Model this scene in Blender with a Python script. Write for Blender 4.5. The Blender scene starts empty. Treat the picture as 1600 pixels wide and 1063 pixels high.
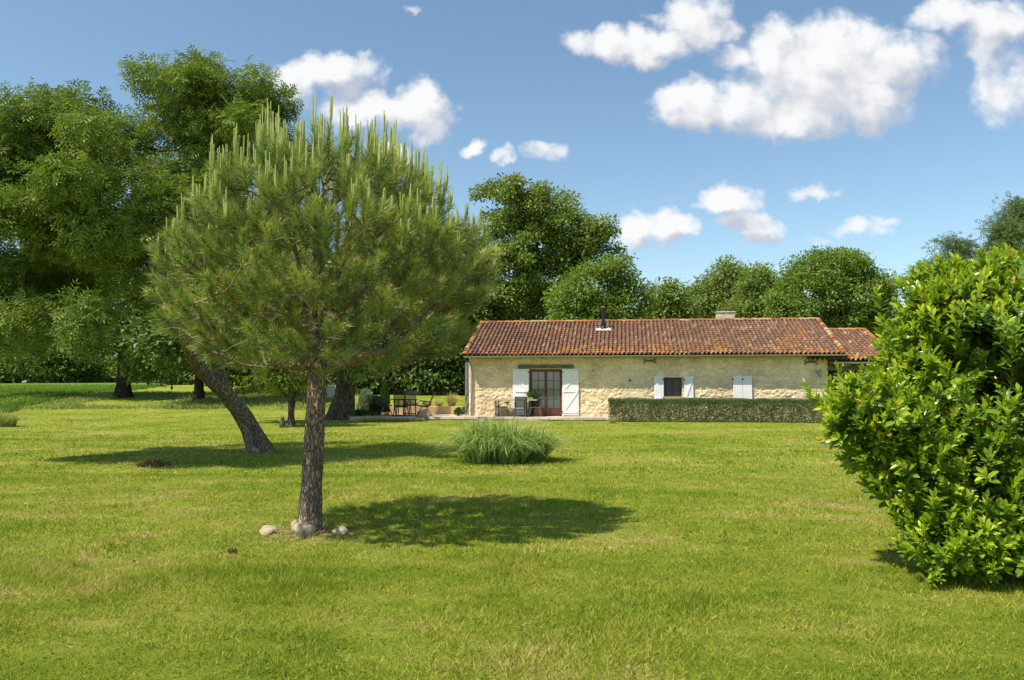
import bpy, math, random
import numpy as np
from mathutils import Vector
from math import radians as R, pi, sin, cos, tan, sqrt

S = bpy.context.scene
COL = S.collection
rng = np.random.default_rng(7)
random.seed(7)

# ------------------------------------------------------------------ camera
F = 1250.0; CX, CY = 800.0, 531.5; HOR = 599.0; EYE = 1.6
PITCH = math.atan((HOR - CY) / F)
cam_d = bpy.data.cameras.new("camera"); cam = bpy.data.objects.new("camera", cam_d); COL.objects.link(cam)
cam.location = (0, 0, EYE); cam.rotation_euler = (pi / 2 + PITCH, 0, 0)
cam_d.sensor_width = 36; cam_d.lens = 36 * F / 1600; cam_d.clip_end = 3000; cam_d.clip_start = 0.1
S.camera = cam

# ------------------------------------------------------------------ world, sun, exposure
SUNV = Vector((-1.75, -1.08, 3.2)).normalized()
w = bpy.data.worlds.new("World"); S.world = w; w.use_nodes = True

def NT(nt):
    nt.nodes.clear()
    def n(t, ins=None, **kw):
        x = nt.nodes.new(t)
        for k, v in kw.items(): setattr(x, k, v)
        for k, v in (ins or {}).items():
            s = x.inputs[k]
            if hasattr(v, 'node') or hasattr(v, 'is_output'): nt.links.new(v, s)
            else: s.default_value = v
        return x
    return n

def ramp(n, fac, stops, interp='LINEAR'):
    r = n('ShaderNodeValToRGB', {0: fac}); r.color_ramp.interpolation = interp
    e = r.color_ramp.elements
    while len(e) < len(stops): e.new(0.5)
    for i, (p, c) in enumerate(stops):
        e[i].position = p; e[i].color = (*c, 1) if len(c) == 3 else c
    return r.outputs[0]

def mixc(n, fac, a, b, mode='MIX'):
    m = n('ShaderNodeMix', data_type='RGBA', blend_type=mode)
    for k, v in ((0, fac), (6, a), (7, b)):
        if hasattr(v, 'is_output'): m.id_data.links.new(v, m.inputs[k])
        else: m.inputs[k].default_value = v if k == 0 else ((*v, 1) if len(v) == 3 else v)
    return m.outputs[2]

def math_(n, op, a, b=0.0, c=0.0, clamp=False):
    return n('ShaderNodeMath', {0: a, 1: b, 2: c}, operation=op, use_clamp=clamp).outputs[0]

def build_world():
    # cloud field as a node group over the tangent-plane direction (x/y, z/y)
    CL = [(1235,85,60,52,1),(1320,80,85,58,1),(1290,130,115,60,1),(1395,90,62,42,.95),(1100,158,62,36,.95),(1180,80,62,20,.7),
          (1180,160,80,40,.8),(1250,180,100,30,.85),(1370,150,60,48,.9),(1450,80,34,32,.6),
          (950,62,48,26,.9),(1025,55,58,30,1),(1095,25,50,40,.9),(1135,40,34,14,.5),
          (1505,18,62,26,.85),(1575,30,60,34,.8),(1580,125,50,55,.65),(1555,70,30,40,.4),
          (505,110,72,30,1),(455,135,38,26,.8),(590,165,95,25,.95),(650,150,36,36,.95),(665,190,26,25,.7),(610,235,48,22,.85),
          (990,355,28,22,.85),(1045,358,48,24,.95),(1035,385,14,8,.4),
          (1140,310,44,20,1),(1172,348,42,24,.8),(1275,303,32,12,.62),(1350,350,42,12,.72),(1385,338,28,8,.5),
          (743,228,20,9,.7),(790,244,18,9,.68),(850,238,26,13,.58),(640,-2,20,5,.4),(1030,5,30,5,.2),(1280,370,20,5,.3),
          (60,300,90,45,.7),(20,560,60,30,.5)]
    g = bpy.data.node_groups.new('cloud_field', 'ShaderNodeTree')
    g.interface.new_socket('P', in_out='INPUT', socket_type='NodeSocketVector')
    g.interface.new_socket('F', in_out='OUTPUT', socket_type='NodeSocketFloat'); g.interface.new_socket('S', in_out='OUTPUT', socket_type='NodeSocketFloat')
    n = NT(g); gi = n('NodeGroupInput'); go = n('NodeGroupOutput')
    P = gi.outputs[0]
    wn = n('ShaderNodeTexNoise', {'Vector': P, 'Scale': 13.0, 'Detail': 6.0, 'Roughness': 0.6})
    wv = n('ShaderNodeVectorMath', {0: wn.outputs['Color'], 1: (.5, .5, .5)}, operation='SUBTRACT').outputs[0]
    wv = n('ShaderNodeVectorMath', {0: wv, 'Scale': 0.075}, operation='SCALE').outputs[0]
    Q = n('ShaderNodeVectorMath', {0: P, 1: wv}, operation='ADD').outputs[0]
    Q = n('ShaderNodeVectorMath', {0: Q, 1: (1, 1, 0)}, operation='MULTIPLY').outputs[0]
    acc = None
    for (px, py, rx, ry, s) in CL:
        c = ((px - CX) / F, (HOR - py) / F, 0)
        d = n('ShaderNodeVectorMath', {0: Q, 1: c}, operation='SUBTRACT').outputs[0]
        d = n('ShaderNodeVectorMath', {0: d, 1: (F / (rx * 1.32), F / (ry * 1.38), 0)}, operation='MULTIPLY').outputs[0]
        d = n('ShaderNodeVectorMath', {0: d, 1: d}, operation='DOT_PRODUCT').outputs['Value']
        v = math_(n, 'MULTIPLY_ADD', d, -s, s)
        acc = v if acc is None else n('ShaderNodeMath', {0: acc, 1: v, 2: .12}, operation='SMOOTH_MAX').outputs[0]
    bl = n('ShaderNodeTexNoise', {'Vector': P, 'Scale': 34.0, 'Detail': 8.0, 'Roughness': 0.5}).outputs[0]
    bl = math_(n, 'MULTIPLY_ADD', bl, 1.45, -0.72)
    o = math_(n, 'ADD', acc, bl)
    g.links.new(o, go.inputs[0])
    lo = n('ShaderNodeTexNoise', {'Vector': P, 'Scale': 20.0, 'Detail': 3.0, 'Roughness': 0.5}).outputs[0]
    g.links.new(math_(n, 'ADD', acc, math_(n, 'MULTIPLY', lo, 1.5)), go.inputs[1])

    n = NT(w.node_tree)
    tc = n('ShaderNodeTexCoord').outputs['Generated']
    sp = n('ShaderNodeSeparateXYZ', {0: tc})
    ay = math_(n, 'MAXIMUM', math_(n, 'ABSOLUTE', sp.outputs[1]), 0.15)
    u = math_(n, 'DIVIDE', sp.outputs[0], ay); v = math_(n, 'DIVIDE', sp.outputs[2], ay)
    P = n('ShaderNodeCombineXYZ', {0: u, 1: v, 2: 0.0}).outputs[0]
    P2 = n('ShaderNodeVectorMath', {0: P, 1: (-0.014, 0.026, 0)}, operation='ADD').outputs[0]
    f1 = n('ShaderNodeGroup', {}, node_tree=g); w.node_tree.links.new(P, f1.inputs[0])
    f2 = n('ShaderNodeGroup', {}, node_tree=g); w.node_tree.links.new(P2, f2.inputs[0])
    m = n('ShaderNodeMapRange', {0: f1.outputs[0], 1: -0.05, 2: 0.78}, interpolation_type='SMOOTHSTEP').outputs[0]
    up = math_(n, 'GREATER_THAN', sp.outputs[2], 0.0)
    m = math_(n, 'MULTIPLY', m, up)
    m = math_(n, 'MULTIPLY', m, 0.97)
    sh = math_(n, 'SUBTRACT', f1.outputs[1], f2.outputs[1])
    sh = n('ShaderNodeMapRange', {0: sh, 1: -0.60, 2: 0.42}, interpolation_type='SMOOTHSTEP').outputs[0]
    k = 5.9
    cc = mixc(n, sh, (0.58 * k, 0.61 * k, 0.69 * k), (1.0 * k, 1.0 * k, 1.0 * k))
    sky = n('ShaderNodeTexSky', sky_type='NISHITA', sun_disc=False)
    sky.sun_elevation = math.asin(SUNV.z); sky.sun_rotation = math.atan2(SUNV.x, SUNV.y) % (2 * pi)
    sky.air_density = 1.0; sky.dust_density = 0.5; sky.ozone_density = 1.6; sky.altitude = 100
    skc = mixc(n, 1.0, sky.outputs[0], (0.97, 1.035, 0.98), 'MULTIPLY')
    mx = mixc(n, m, skc, cc)
    bg = n('ShaderNodeBackground', {0: mx, 1: 0.120})
    out = n('ShaderNodeOutputWorld', {0: bg.outputs[0]})
build_world()

sd = bpy.data.lights.new("sun", 'SUN'); sun = bpy.data.objects.new("sun", sd); COL.objects.link(sun)
sd.energy = 4.8; sd.angle = R(0.53); sd.color = (1.0, 0.93, 0.80)
sun.rotation_euler = (-SUNV).to_track_quat('-Z', 'Y').to_euler(); sun.location = (-20, -10, 40)
S.view_settings.view_transform = 'Standard'; S.view_settings.look = 'None'
S.view_settings.exposure = 0.47; S.view_settings.gamma = 1.0
S.render.engine = 'CYCLES'
S.cycles.max_bounces = 7; S.cycles.diffuse_bounces = 3; S.cycles.glossy_bounces = 3
S.cycles.transmission_bounces = 4; S.cycles.transparent_max_bounces = 4
S.cycles.sample_clamp_indirect = 4.0

# ------------------------------------------------------------------ helpers
def W(px, py, Y):
    a = (px - CX) / F; b = (CY - py) / F
    d = np.array([a, cos(PITCH) - b * sin(PITCH), sin(PITCH) + b * cos(PITCH)])
    return d / d[1] * Y + np.array([0, 0, EYE])
def G(px, py, z=0.0):
    a = W(px, py, 1.0) - np.array([0, 0, EYE]); t = (z - EYE) / a[2]
    return a * t + np.array([0, 0, EYE])

def hash3(i, j, k, seed):
    h = (i.astype(np.int64) * 374761393 + j.astype(np.int64) * 668265263 + k.astype(np.int64) * 2147483647 + seed * 1274126177) & 0xffffffff
    h = ((h ^ (h >> 13)) * 1274126177) & 0xffffffff
    h = ((h ^ (h >> 15)) * 2246822519) & 0xffffffff
    return ((h ^ (h >> 16)) & 0xffffff) / float(0xffffff)
def vnoise(P, scale=1.0, seed=0):
    P = np.atleast_2d(np.asarray(P, float)) * scale
    if P.shape[1] == 2: P = np.c_[P, np.zeros(len(P))]
    i = np.floor(P); f = P - i; f = f * f * (3 - 2 * f); i = i.astype(np.int64)
    r = 0
    for dx in (0, 1):
        for dy in (0, 1):
            for dz in (0, 1):
                wgt = (f[:, 0] if dx else 1 - f[:, 0]) * (f[:, 1] if dy else 1 - f[:, 1]) * (f[:, 2] if dz else 1 - f[:, 2])
                r = r + wgt * hash3(i[:, 0] + dx, i[:, 1] + dy, i[:, 2] + dz, seed)
    return r
def fbm(P, scale=1.0, oct=4, seed=0, rough=.5):
    a, s, r, t = 1.0, scale, 0, 0
    for o in range(oct):
        r = r + a * vnoise(P, s, seed + o * 17); t += a; a *= rough; s *= 2.03
    return r / t
def sm(t): t = np.clip(t, 0, 1); return t * t * (3 - 2 * t)
def nrm(v): return v / np.maximum(np.linalg.norm(v, axis=-1, keepdims=True), 1e-9)

ORG = {}
def link(o, parent=None):
    COL.objects.link(o)
    if parent is not None:
        o.parent = parent; ORG[o.name] = ORG.get(parent.name, np.zeros(3))
    return o
def tag(o, label, cat, group=None, kind=None):
    if label: o['label'] = label
    if cat: o['category'] = cat
    if group: o['group'] = group
    if kind: o['kind'] = kind
    return o
def empty(name, loc, rz=0.0, label=None, cat=None, group=None):
    o = bpy.data.objects.new(name, None); COL.objects.link(o)
    o.location = tuple(float(c) for c in loc); o.rotation_euler = (0, 0, rz); o.empty_display_size = .2
    ORG[o.name] = np.array(loc, float)
    return tag(o, label, cat, group)
def mk(name, V, faces, mat, parent=None, local=False, smooth=False, attrs=None, loc=None):
    """faces: list of int arrays (n,3) or (n,4) or (n,k).  V is world unless local."""
    V = np.asarray(V, float)
    if loc is not None: V = V - np.asarray(loc, float)
    elif parent is not None and not local: V = V - ORG[parent.name]
    me = bpy.data.meshes.new(name)
    if not isinstance(faces, (list, tuple)): faces = [faces]
    faces = [np.asarray(f, np.int64) for f in faces if len(f)]
    idx = np.concatenate([f.ravel() for f in faces])
    tot = np.concatenate([np.full(len(f), f.shape[1]) for f in faces])
    st = np.concatenate([[0], np.cumsum(tot)[:-1]])
    me.vertices.add(len(V)); me.vertices.foreach_set('co', V.astype(np.float32).ravel())
    me.loops.add(len(idx)); me.loops.foreach_set('vertex_index', idx.astype(np.int32))
    me.polygons.add(len(tot)); me.polygons.foreach_set('loop_start', st.astype(np.int32))
    me.polygons.foreach_set('loop_total', tot.astype(np.int32))
    for k, v in (attrs or {}).items():
        v = np.asarray(v, float)
        if v.ndim == 1:
            a = me.attributes.new(k, 'FLOAT', 'POINT'); a.data.foreach_set('value', v.astype(np.float32))
        else:
            a = me.attributes.new(k, 'FLOAT_COLOR', 'POINT')
            a.data.foreach_set('color', np.c_[v, np.ones(len(v))].astype(np.float32).ravel())
    me.update(calc_edges=True)
    me.polygons.foreach_set('use_smooth', np.full(len(tot), smooth))
    me.materials.append(mat)
    o = bpy.data.objects.new(name, me)
    if loc is not None: o.location = tuple(float(c) for c in loc); 
    link(o, parent)
    if parent is None: ORG[o.name] = np.zeros(3) if loc is None else np.array(loc, float)
    return o

class MB:
    """collects boxes, bars and tubes; build() links them as one mesh"""
    def __init__(s): s.V = []; s.F = {}; s.n = 0
    def add(s, V, Fs):
        V = np.asarray(V, float)
        for f in Fs: s.F.setdefault(len(f), []).append([i + s.n for i in f])
        s.V.append(V); s.n += len(V)
    def box(s, x0, x1, y0, y1, z0, z1):
        s.add([(x, y, z) for z in (z0, z1) for (x, y) in ((x0, y0), (x1, y0), (x1, y1), (x0, y1))],
              [(3, 2, 1, 0), (4, 5, 6, 7), (0, 1, 5, 4), (1, 2, 6, 5), (2, 3, 7, 6), (3, 0, 4, 7)]); return s
    def bar(s, a, b, w, h, up=(0, 0, 1)):
        a = np.array(a, float); b = np.array(b, float); d = nrm(b - a); u = np.array(up, float)
        if abs(d @ u) > .95: u = np.array([0, 1., 0])
        r = nrm(np.cross(d, u)); u = np.cross(r, d)
        V = [p + r * i * w / 2 + u * j * h / 2 for p in (a, b) for (i, j) in ((-1, -1), (1, -1), (1, 1), (-1, 1))]
        s.add(V, [(3, 2, 1, 0), (4, 5, 6, 7), (0, 1, 5, 4), (1, 2, 6, 5), (2, 3, 7, 6), (3, 0, 4, 7)]); return s
    def tube(s, pts, rad, k=8, cap=True):
        pts = np.array(pts, float); m = len(pts); rad = np.broadcast_to(rad, (m,))
        T = nrm(np.gradient(pts, axis=0)); ref = np.array([0, 0, 1.]) if abs(T[0][2]) < .9 else np.array([1., 0, 0])
        V = []
        for i in range(m):
            a = nrm(np.cross(T[i], ref)); b = np.cross(T[i], a)
            for j in range(k):
                t = 2 * pi * j / k; V.append(pts[i] + rad[i] * (a * cos(t) + b * sin(t)))
        Fs = [(i * k + j, i * k + (j + 1) % k, (i + 1) * k + (j + 1) % k, (i + 1) * k + j) for i in range(m - 1) for j in range(k)]
        if cap: Fs += [tuple(range(k - 1, -1, -1)), tuple((m - 1) * k + j for j in range(k))]
        s.add(V, Fs); return s
    def lathe(s, prof, c=(0, 0, 0), k=16):
        c = np.array(c, float); m = len(prof)
        V = [c + np.array([r * cos(2 * pi * j / k), r * sin(2 * pi * j / k), z]) for (r, z) in prof for j in range(k)]
        s.add(V, [(i * k + j, i * k + (j + 1) % k, (i + 1) * k + (j + 1) % k, (i + 1) * k + j) for i in range(m - 1) for j in range(k)]
              + [tuple(range(k - 1, -1, -1)), tuple((m - 1) * k + j for j in range(k))]); return s
    def build(s, name, mat, parent=None, local=True, smooth=False, bevel=0, attrs=None, loc=None):
        o = mk(name, np.concatenate(s.V), [np.array(f) for f in s.F.values()], mat, parent, local=local, smooth=smooth, attrs=attrs, loc=loc)
        if bevel:
            b = o.modifiers.new('bevel', 'BEVEL'); b.width = bevel; b.segments = 2; b.limit_method = 'ANGLE'
        return o

def stamp(T, TF, C, D, N, L, Wd):
    """copies of a leaf template T (k,3: along, across, normal) at C"""
    D = nrm(D); Sd = nrm(np.cross(D, N)); N = np.cross(Sd, D)
    n, k = len(C), len(T); L = np.broadcast_to(L, (n,)); Wd = np.broadcast_to(Wd, (n,))
    V = (C[:, None] + D[:, None] * (T[:, 0][None, :, None] * L[:, None, None])
         + Sd[:, None] * (T[:, 1][None, :, None] * Wd[:, None, None])
         + N[:, None] * (T[:, 2][None, :, None] * L[:, None, None]))
    Fc = TF[None] + (np.arange(n) * k)[:, None, None]
    return V.reshape(-1, 3), Fc.reshape(-1, TF.shape[1])
LEAF_T = np.array([(0, 0, 0), (.45, -.5, .08), (1, 0, -.06), (.45, .5, .08)]); LEAF_F = np.array([(0, 1, 2, 3)])
NEED_T = np.array([(0, -.5, 0), (0, .5, 0), (1, 0, .03)]); NEED_F = np.array([(0, 1, 2)])
BLADE_T = np.array([(0, -.5, 0), (0, .5, 0), (.55, .38, .03), (.55, -.38, .03), (1, 0, .16)])
BLADE_F = np.array([(0, 1, 2), (0, 2, 3), (3, 2, 4)])
def _compound(n=3):
    T, Fc = [], []
    def lf(x, y, dx, dy, dz):
        b = len(T); px, py = -dy, dx; z0 = -.28 * x * x
        T.extend([(x, y, z0), (x + dx * .45 + px * .155, y + dy * .45 + py * .155, z0 + .02), (x + dx, y + dy, z0 + dz), (x + dx * .45 - px * .155, y + dy * .45 - py * .155, z0 + .02)])
        Fc.append((b, b + 1, b + 2, b + 3))
    for i in range(n):
        x = .25 + .55 * i / (n - 1)
        for s in (-1, 1): lf(x, 0, .20, s * .36, -.08)
    lf(.86, 0, .38, 0, -.12)
    T = np.array(T); T[:, 1] *= 1.0
    return T, np.array(Fc)
COMP_T, COMP_F = _compound()
# a fuller, folded leaf for plants near the camera
LAUR_T = np.array([(0, 0, 0), (.3, 0, .015), (.66, 0, 0), (1, 0, -.07), (.3, .42, .05), (.66, .46, .03), (.3, -.42, .05), (.66, -.46, .03), (.87, .22, -.02), (.87, -.22, -.02)])
LAUR_F = np.array([(0, 4, 1), (1, 4, 5), (1, 5, 2), (2, 5, 8), (2, 8, 3), (0, 1, 6), (1, 7, 6), (1, 2, 7), (2, 9, 7), (2, 3, 9)])

def skeleton(trunk, targets, step=.35, alpha=.25, start=0, wob=.12, curve=.35, seed=1, tip_r=.01, pw=.45, upturn=0.0):
    """trunk: (n,4) pts+radius.  Returns edges (A,B,ra,rb) of all boughs beyond the trunk and the bough end directions."""
    g = np.random.default_rng(seed); trunk = np.asarray(trunk, float)
    cap = len(trunk) + 60 * len(targets) + 10
    P = np.zeros((cap, 3)); par = np.full(cap, -1); dep = np.zeros(cap); cnt = np.zeros(cap); m = len(trunk)
    P[:m] = trunk[:, :3]; par[1:m] = np.arange(m - 1)
    dep[:m] = 0
    ok = np.zeros(cap, bool); ok[start:m] = True
    root = trunk[-1, :3]; order = np.argsort(np.linalg.norm(targets - root, axis=1))
    tipdir = np.zeros_like(targets); tips = []
    for ti in order:
        t = targets[ti]; d = np.linalg.norm(P[:m] - t, axis=1)
        low = np.maximum(0, P[:m, 2] - t[2]) * .5 * (1 - upturn)
        c = d + alpha * dep[:m] + low + np.where(ok[:m], 0, 1e6); j = int(np.argmin(c)); L = d[j]
        k = max(1, int(math.ceil(L / step)))
        pj = P[j]; pp = P[par[j]] if par[j] >= 0 else pj - np.array([0, 0, .1])
        pd = nrm(pj - pp); rad = t - root; rad[2] *= .3
        pd = nrm(pd * .5 + nrm(rad) * .6 + np.array([0, 0, -.15 * upturn]))
        ctl = pj + pd * L * curve
        prev = j
        for s in range(1, k + 1):
            u = s / k; q = (1 - u) ** 2 * pj + 2 * u * (1 - u) * ctl + u * u * t
            if s < k: q = q + g.normal(0, 1, 3) * wob * step * .5
            if m >= cap: break
            P[m] = q; par[m] = prev; dep[m] = dep[prev] + np.linalg.norm(q - P[prev]); ok[m] = True; prev = m; m += 1
        tips.append(prev); tipdir[ti] = nrm(P[prev] - P[par[prev]])
    for t in tips:
        q = t
        while q >= len(trunk): cnt[q] += 1; q = par[q]
    r = tip_r * np.maximum(cnt, 1) ** pw
    r[:len(trunk)] = trunk[:, 3]
    i = np.arange(len(trunk), m); p = par[i]
    ra = np.minimum(r[p], r[i] * 1.35)
    return P[p], P[i], ra, r[i], tipdir

def tubes(A, B, ra, rb, k=5):
    d = nrm(B - A); ref = np.where(np.abs(d[:, 2:3]) < .9, [[0, 0, 1.]], [[1., 0, 0]])
    a = nrm(np.cross(d, ref)); b = np.cross(d, a)
    A2 = A - d * (ra * .35)[:, None]; B2 = B + d * (rb * .25)[:, None]
    t = 2 * pi * np.arange(k) / k
    ring = a[:, None] * np.cos(t)[None, :, None] + b[:, None] * np.sin(t)[None, :, None]
    V = np.concatenate([A2[:, None] + ring * ra[:, None, None], B2[:, None] + ring * rb[:, None, None]], axis=1)
    j = np.arange(k); f = np.stack([j, (j + 1) % k, k + (j + 1) % k, k + j], 1)
    Fc = f[None] + (np.arange(len(A)) * 2 * k)[:, None, None]
    return V.reshape(-1, 3), Fc.reshape(-1, 4)

def catmull(P, m):
    P = np.asarray(P, float); n = len(P); out = []
    for i in range(n - 1):
        p0, p1, p2, p3 = P[max(i - 1, 0)], P[i], P[i + 1], P[min(i + 2, n - 1)]
        for s in range(m):
            t = s / m
            out.append(.5 * ((2 * p1) + (-p0 + p2) * t + (2 * p0 - 5 * p1 + 4 * p2 - p3) * t * t + (-p0 + 3 * p1 - 3 * p2 + p3) * t ** 3))
    out.append(P[-1]); return np.array(out)
def loft(pts, k=24, rough=.06, seed=0, flare=0.0, bump=9.0, ridges=0.0):
    """pts (n,4). a bark-textured trunk"""
    P = pts[:, :3]; r = pts[:, 3]; T = nrm(np.gradient(P, axis=0))
    a = nrm(np.cross(T, [[0, 1., 0]])); b = np.cross(T, a)
    t = 2 * pi * np.arange(k) / k
    ring = a[:, None] * np.cos(t)[None, :, None] + b[:, None] * np.sin(t)[None, :, None]
    V = P[:, None] + ring * r[:, None, None]
    n1 = fbm(V.reshape(-1, 3) * [1, 1, .35], bump, 3, seed).reshape(len(P), k)
    s = 1 + rough * (n1 - .5) * 2
    if ridges: s = s + ridges * np.abs(np.sin(t * 7 + n1 * 6))[:] * 1.0
    z = (P[:, 2] - P[0, 2])
    fl = 1 + flare * np.exp(-np.maximum(z, 0) / (r[0] * 1.3))[:, None] * (.6 + .6 * vnoise(np.c_[np.cos(t), np.sin(t)] * 2.2 + 5, 1, seed)[None])
    V = P[:, None] + ring * (r[:, None] * s * fl)[:, :, None]
    n = len(P); i, j = np.meshgrid(np.arange(n - 1), np.arange(k), indexing='ij')
    Fc = np.stack([i * k + j, i * k + (j + 1) % k, (i + 1) * k + (j + 1) % k, (i + 1) * k + j], -1).reshape(-1, 4)
    return V.reshape(-1, 3), Fc

# ------------------------------------------------------------------ materials
MATS = {}
def mat(name):
    m = bpy.data.materials.new(name); m.use_nodes = True; MATS[name] = m
    return m, NT(m.node_tree)
def out(m, n, sh, disp=None): n('ShaderNodeOutputMaterial', {0: sh})
def bump(n, h, st=.3, d=.02): return n('ShaderNodeBump', {'Height': h, 'Strength': st, 'Distance': d}).outputs[0]

def leaf_mat(name, ca, cb, rough=.5, tr=.35, tcol=1.35, spec=.4, cc=None):
    m, n = mat(name)
    a = n('ShaderNodeAttribute', attribute_name='var').outputs['Fac']
    st = [(0, ca), (1, cb)] if cc is None else [(0, ca), (.93, cb), (.97, cc)]
    c = ramp(n, a, st)
    p = n('ShaderNodeBsdfPrincipled', {'Base Color': c, 'Roughness': rough, 'Specular IOR Level': spec})
    tc = mixc(n, 1.0, c, (tcol * 1.05, tcol * 1.1, tcol * .55), 'MULTIPLY')
    t = n('ShaderNodeBsdfTranslucent', {0: tc})
    out(m, n, n('ShaderNodeMixShader', {0: tr, 1: p.outputs[0], 2: t.outputs[0]}).outputs[0]); return m
def plain(name, c, rough=.6, metal=0, spec=.5, var=.0, scale=20, bmp=0.0, c2=None):
    m, n = mat(name); tc = n('ShaderNodeTexCoord').outputs['Object']
    col = (*c, 1); nz = n('ShaderNodeTexNoise', {'Vector': tc, 'Scale': float(scale), 'Detail': 5.0})
    if var or c2:
        d = c2 or tuple(x * (1 - var) for x in c)
        col = ramp(n, nz.outputs[0], [(.32, c), (.68, d)])
    ins = {'Base Color': col, 'Roughness': rough, 'Metallic': metal, 'Specular IOR Level': spec}
    if bmp: ins['Normal'] = bump(n, nz.outputs[0], bmp, .02)
    out(m, n, n('ShaderNodeBsdfPrincipled', ins).outputs[0]); return m
def attr_mat(name, rough=.85, bscale=30, bst=.35, bd=.01, spec=.25):
    m, n = mat(name); tc = n('ShaderNodeTexCoord').outputs['Object']
    c = n('ShaderNodeAttribute', attribute_name='Col').outputs['Color']
    nz = n('ShaderNodeTexNoise', {'Vector': tc, 'Scale': float(bscale), 'Detail': 6.0, 'Roughness': .65}).outputs[0]
    c2 = mixc(n, 1.0, c, ramp(n, nz, [(.3, (.72, .70, .66)), (.7, (1.15, 1.15, 1.15))]), 'MULTIPLY')
    out(m, n, n('ShaderNodeBsdfPrincipled', {'Base Color': c2, 'Roughness': rough, 'Specular IOR Level': spec, 'Normal': bump(n, nz, bst, bd)}).outputs[0]); return m
def bark_mat(name, ca, cb, cc, sc=14, zs=.28, bst=.9, bd=.03):
    m, n = mat(name); tc = n('ShaderNodeTexCoord').outputs['Object']
    mp = n('ShaderNodeMapping', {'Vector': tc, 'Scale': (1, 1, zs)}).outputs[0]
    wv = n('ShaderNodeTexNoise', {'Vector': mp, 'Scale': sc * .6, 'Detail': 4.0})
    off = n('ShaderNodeVectorMath', {0: wv.outputs['Color'], 'Scale': .16}, operation='SCALE').outputs[0]
    q = n('ShaderNodeVectorMath', {0: mp, 1: off}, operation='ADD').outputs[0]
    vo = n('ShaderNodeTexVoronoi', {'Vector': q, 'Scale': float(sc)}, feature='DISTANCE_TO_EDGE').outputs[0]
    fn = n('ShaderNodeTexNoise', {'Vector': tc, 'Scale': sc * 5.0, 'Detail': 5.0}).outputs[0]
    big = n('ShaderNodeTexNoise', {'Vector': tc, 'Scale': 2.6, 'Detail': 3.0}).outputs[0]
    c = ramp(n, big, [(.38, ca), (.62, cb)])
    c = mixc(n, ramp(n, fn, [(.35, (0, 0, 0)), (.75, (1, 1, 1))]), c, tuple(min(1, x * 1.7) for x in ca))
    c = mixc(n, ramp(n, vo, [(.02, (1, 1, 1)), (.16, (0, 0, 0))]), c, cc)
    h = math_(n, 'MULTIPLY_ADD', fn, .25, ramp(n, vo, [(0, (0, 0, 0)), (.25, (1, 1, 1))]))
    out(m, n, n('ShaderNodeBsdfPrincipled', {'Base Color': c, 'Roughness': .92, 'Specular IOR Level': .15, 'Normal': bump(n, h, bst, bd)}).outputs[0]); return m

# lawn colour shared by the ground sheet and the blades that stand on it
def lawn_color(n, pos):
    big = n('ShaderNodeTexNoise', {'Vector': pos, 'Scale': .33, 'Detail': 4.0, 'Roughness': .6}).outputs[0]
    mp = n('ShaderNodeMapping', {'Vector': pos, 'Scale': (.35, 1, 1), 'Rotation': (0, 0, .2)}).outputs[0]
    st = n('ShaderNodeTexNoise', {'Vector': mp, 'Scale': 1.25, 'Detail': 4.0, 'Roughness': .65}).outputs[0]
    med = n('ShaderNodeTexNoise', {'Vector': pos, 'Scale': 3.2, 'Detail': 5.0, 'Roughness': .7}).outputs[0]
    f = math_(n, 'ADD', math_(n, 'MULTIPLY', big, .42), math_(n, 'MULTIPLY', st, .33))
    f = math_(n, 'MULTIPLY_ADD', med, .25, f)
    return ramp(n, f, [(.38, LG[0]), (.455, LG[1]), (.52, LG[2]), (.61, LG[3]), (.68, (.38, .27, .13))])
LG = [(.165, .240, .020), (.240, .305, .028), (.315, .350, .046), (.47, .405, .13)]

m, n = mat('lawn'); tc = n('ShaderNodeTexCoord').outputs['Object']
c = lawn_color(n, tc)
fine = n('ShaderNodeTexNoise', {'Vector': tc, 'Scale': 38.0, 'Detail': 6.0, 'Roughness': .8}).outputs[0]
mid = n('ShaderNodeTexNoise', {'Vector': tc, 'Scale': 7.0, 'Detail': 6.0, 'Roughness': .75}).outputs[0]
c = mixc(n, 1.0, c, ramp(n, fine, [(.3, (.42, .45, .38)), (.7, (1.25, 1.22, 1.15))]), 'MULTIPLY')
c = mixc(n, 1.0, c, ramp(n, mid, [(.3, (.72, .76, .7)), (.7, (1.18, 1.15, 1.1))]), 'MULTIPLY')
# daisies and clover heads
vo = n('ShaderNodeTexVoronoi', {'Vector': tc, 'Scale': 7.0})
dz = n('ShaderNodeTexNoise', {'Vector': tc, 'Scale': .22, 'Detail': 2.0}).outputs[0]
pt = math_(n, 'MULTIPLY', math_(n, 'LESS_THAN', vo.outputs['Distance'], .075), math_(n, 'GREATER_THAN', dz, .52))
c = mixc(n, math_(n, 'MULTIPLY', pt, .7), c, (.62, .62, .46))
hh = math_(n, 'ADD', fine, mid)
out(m, n, n('ShaderNodeBsdfPrincipled', {'Base Color': c, 'Roughness': .95, 'Specular IOR Level': .1, 'Normal': bump(n, hh, .8, .05)}).outputs[0])

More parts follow.
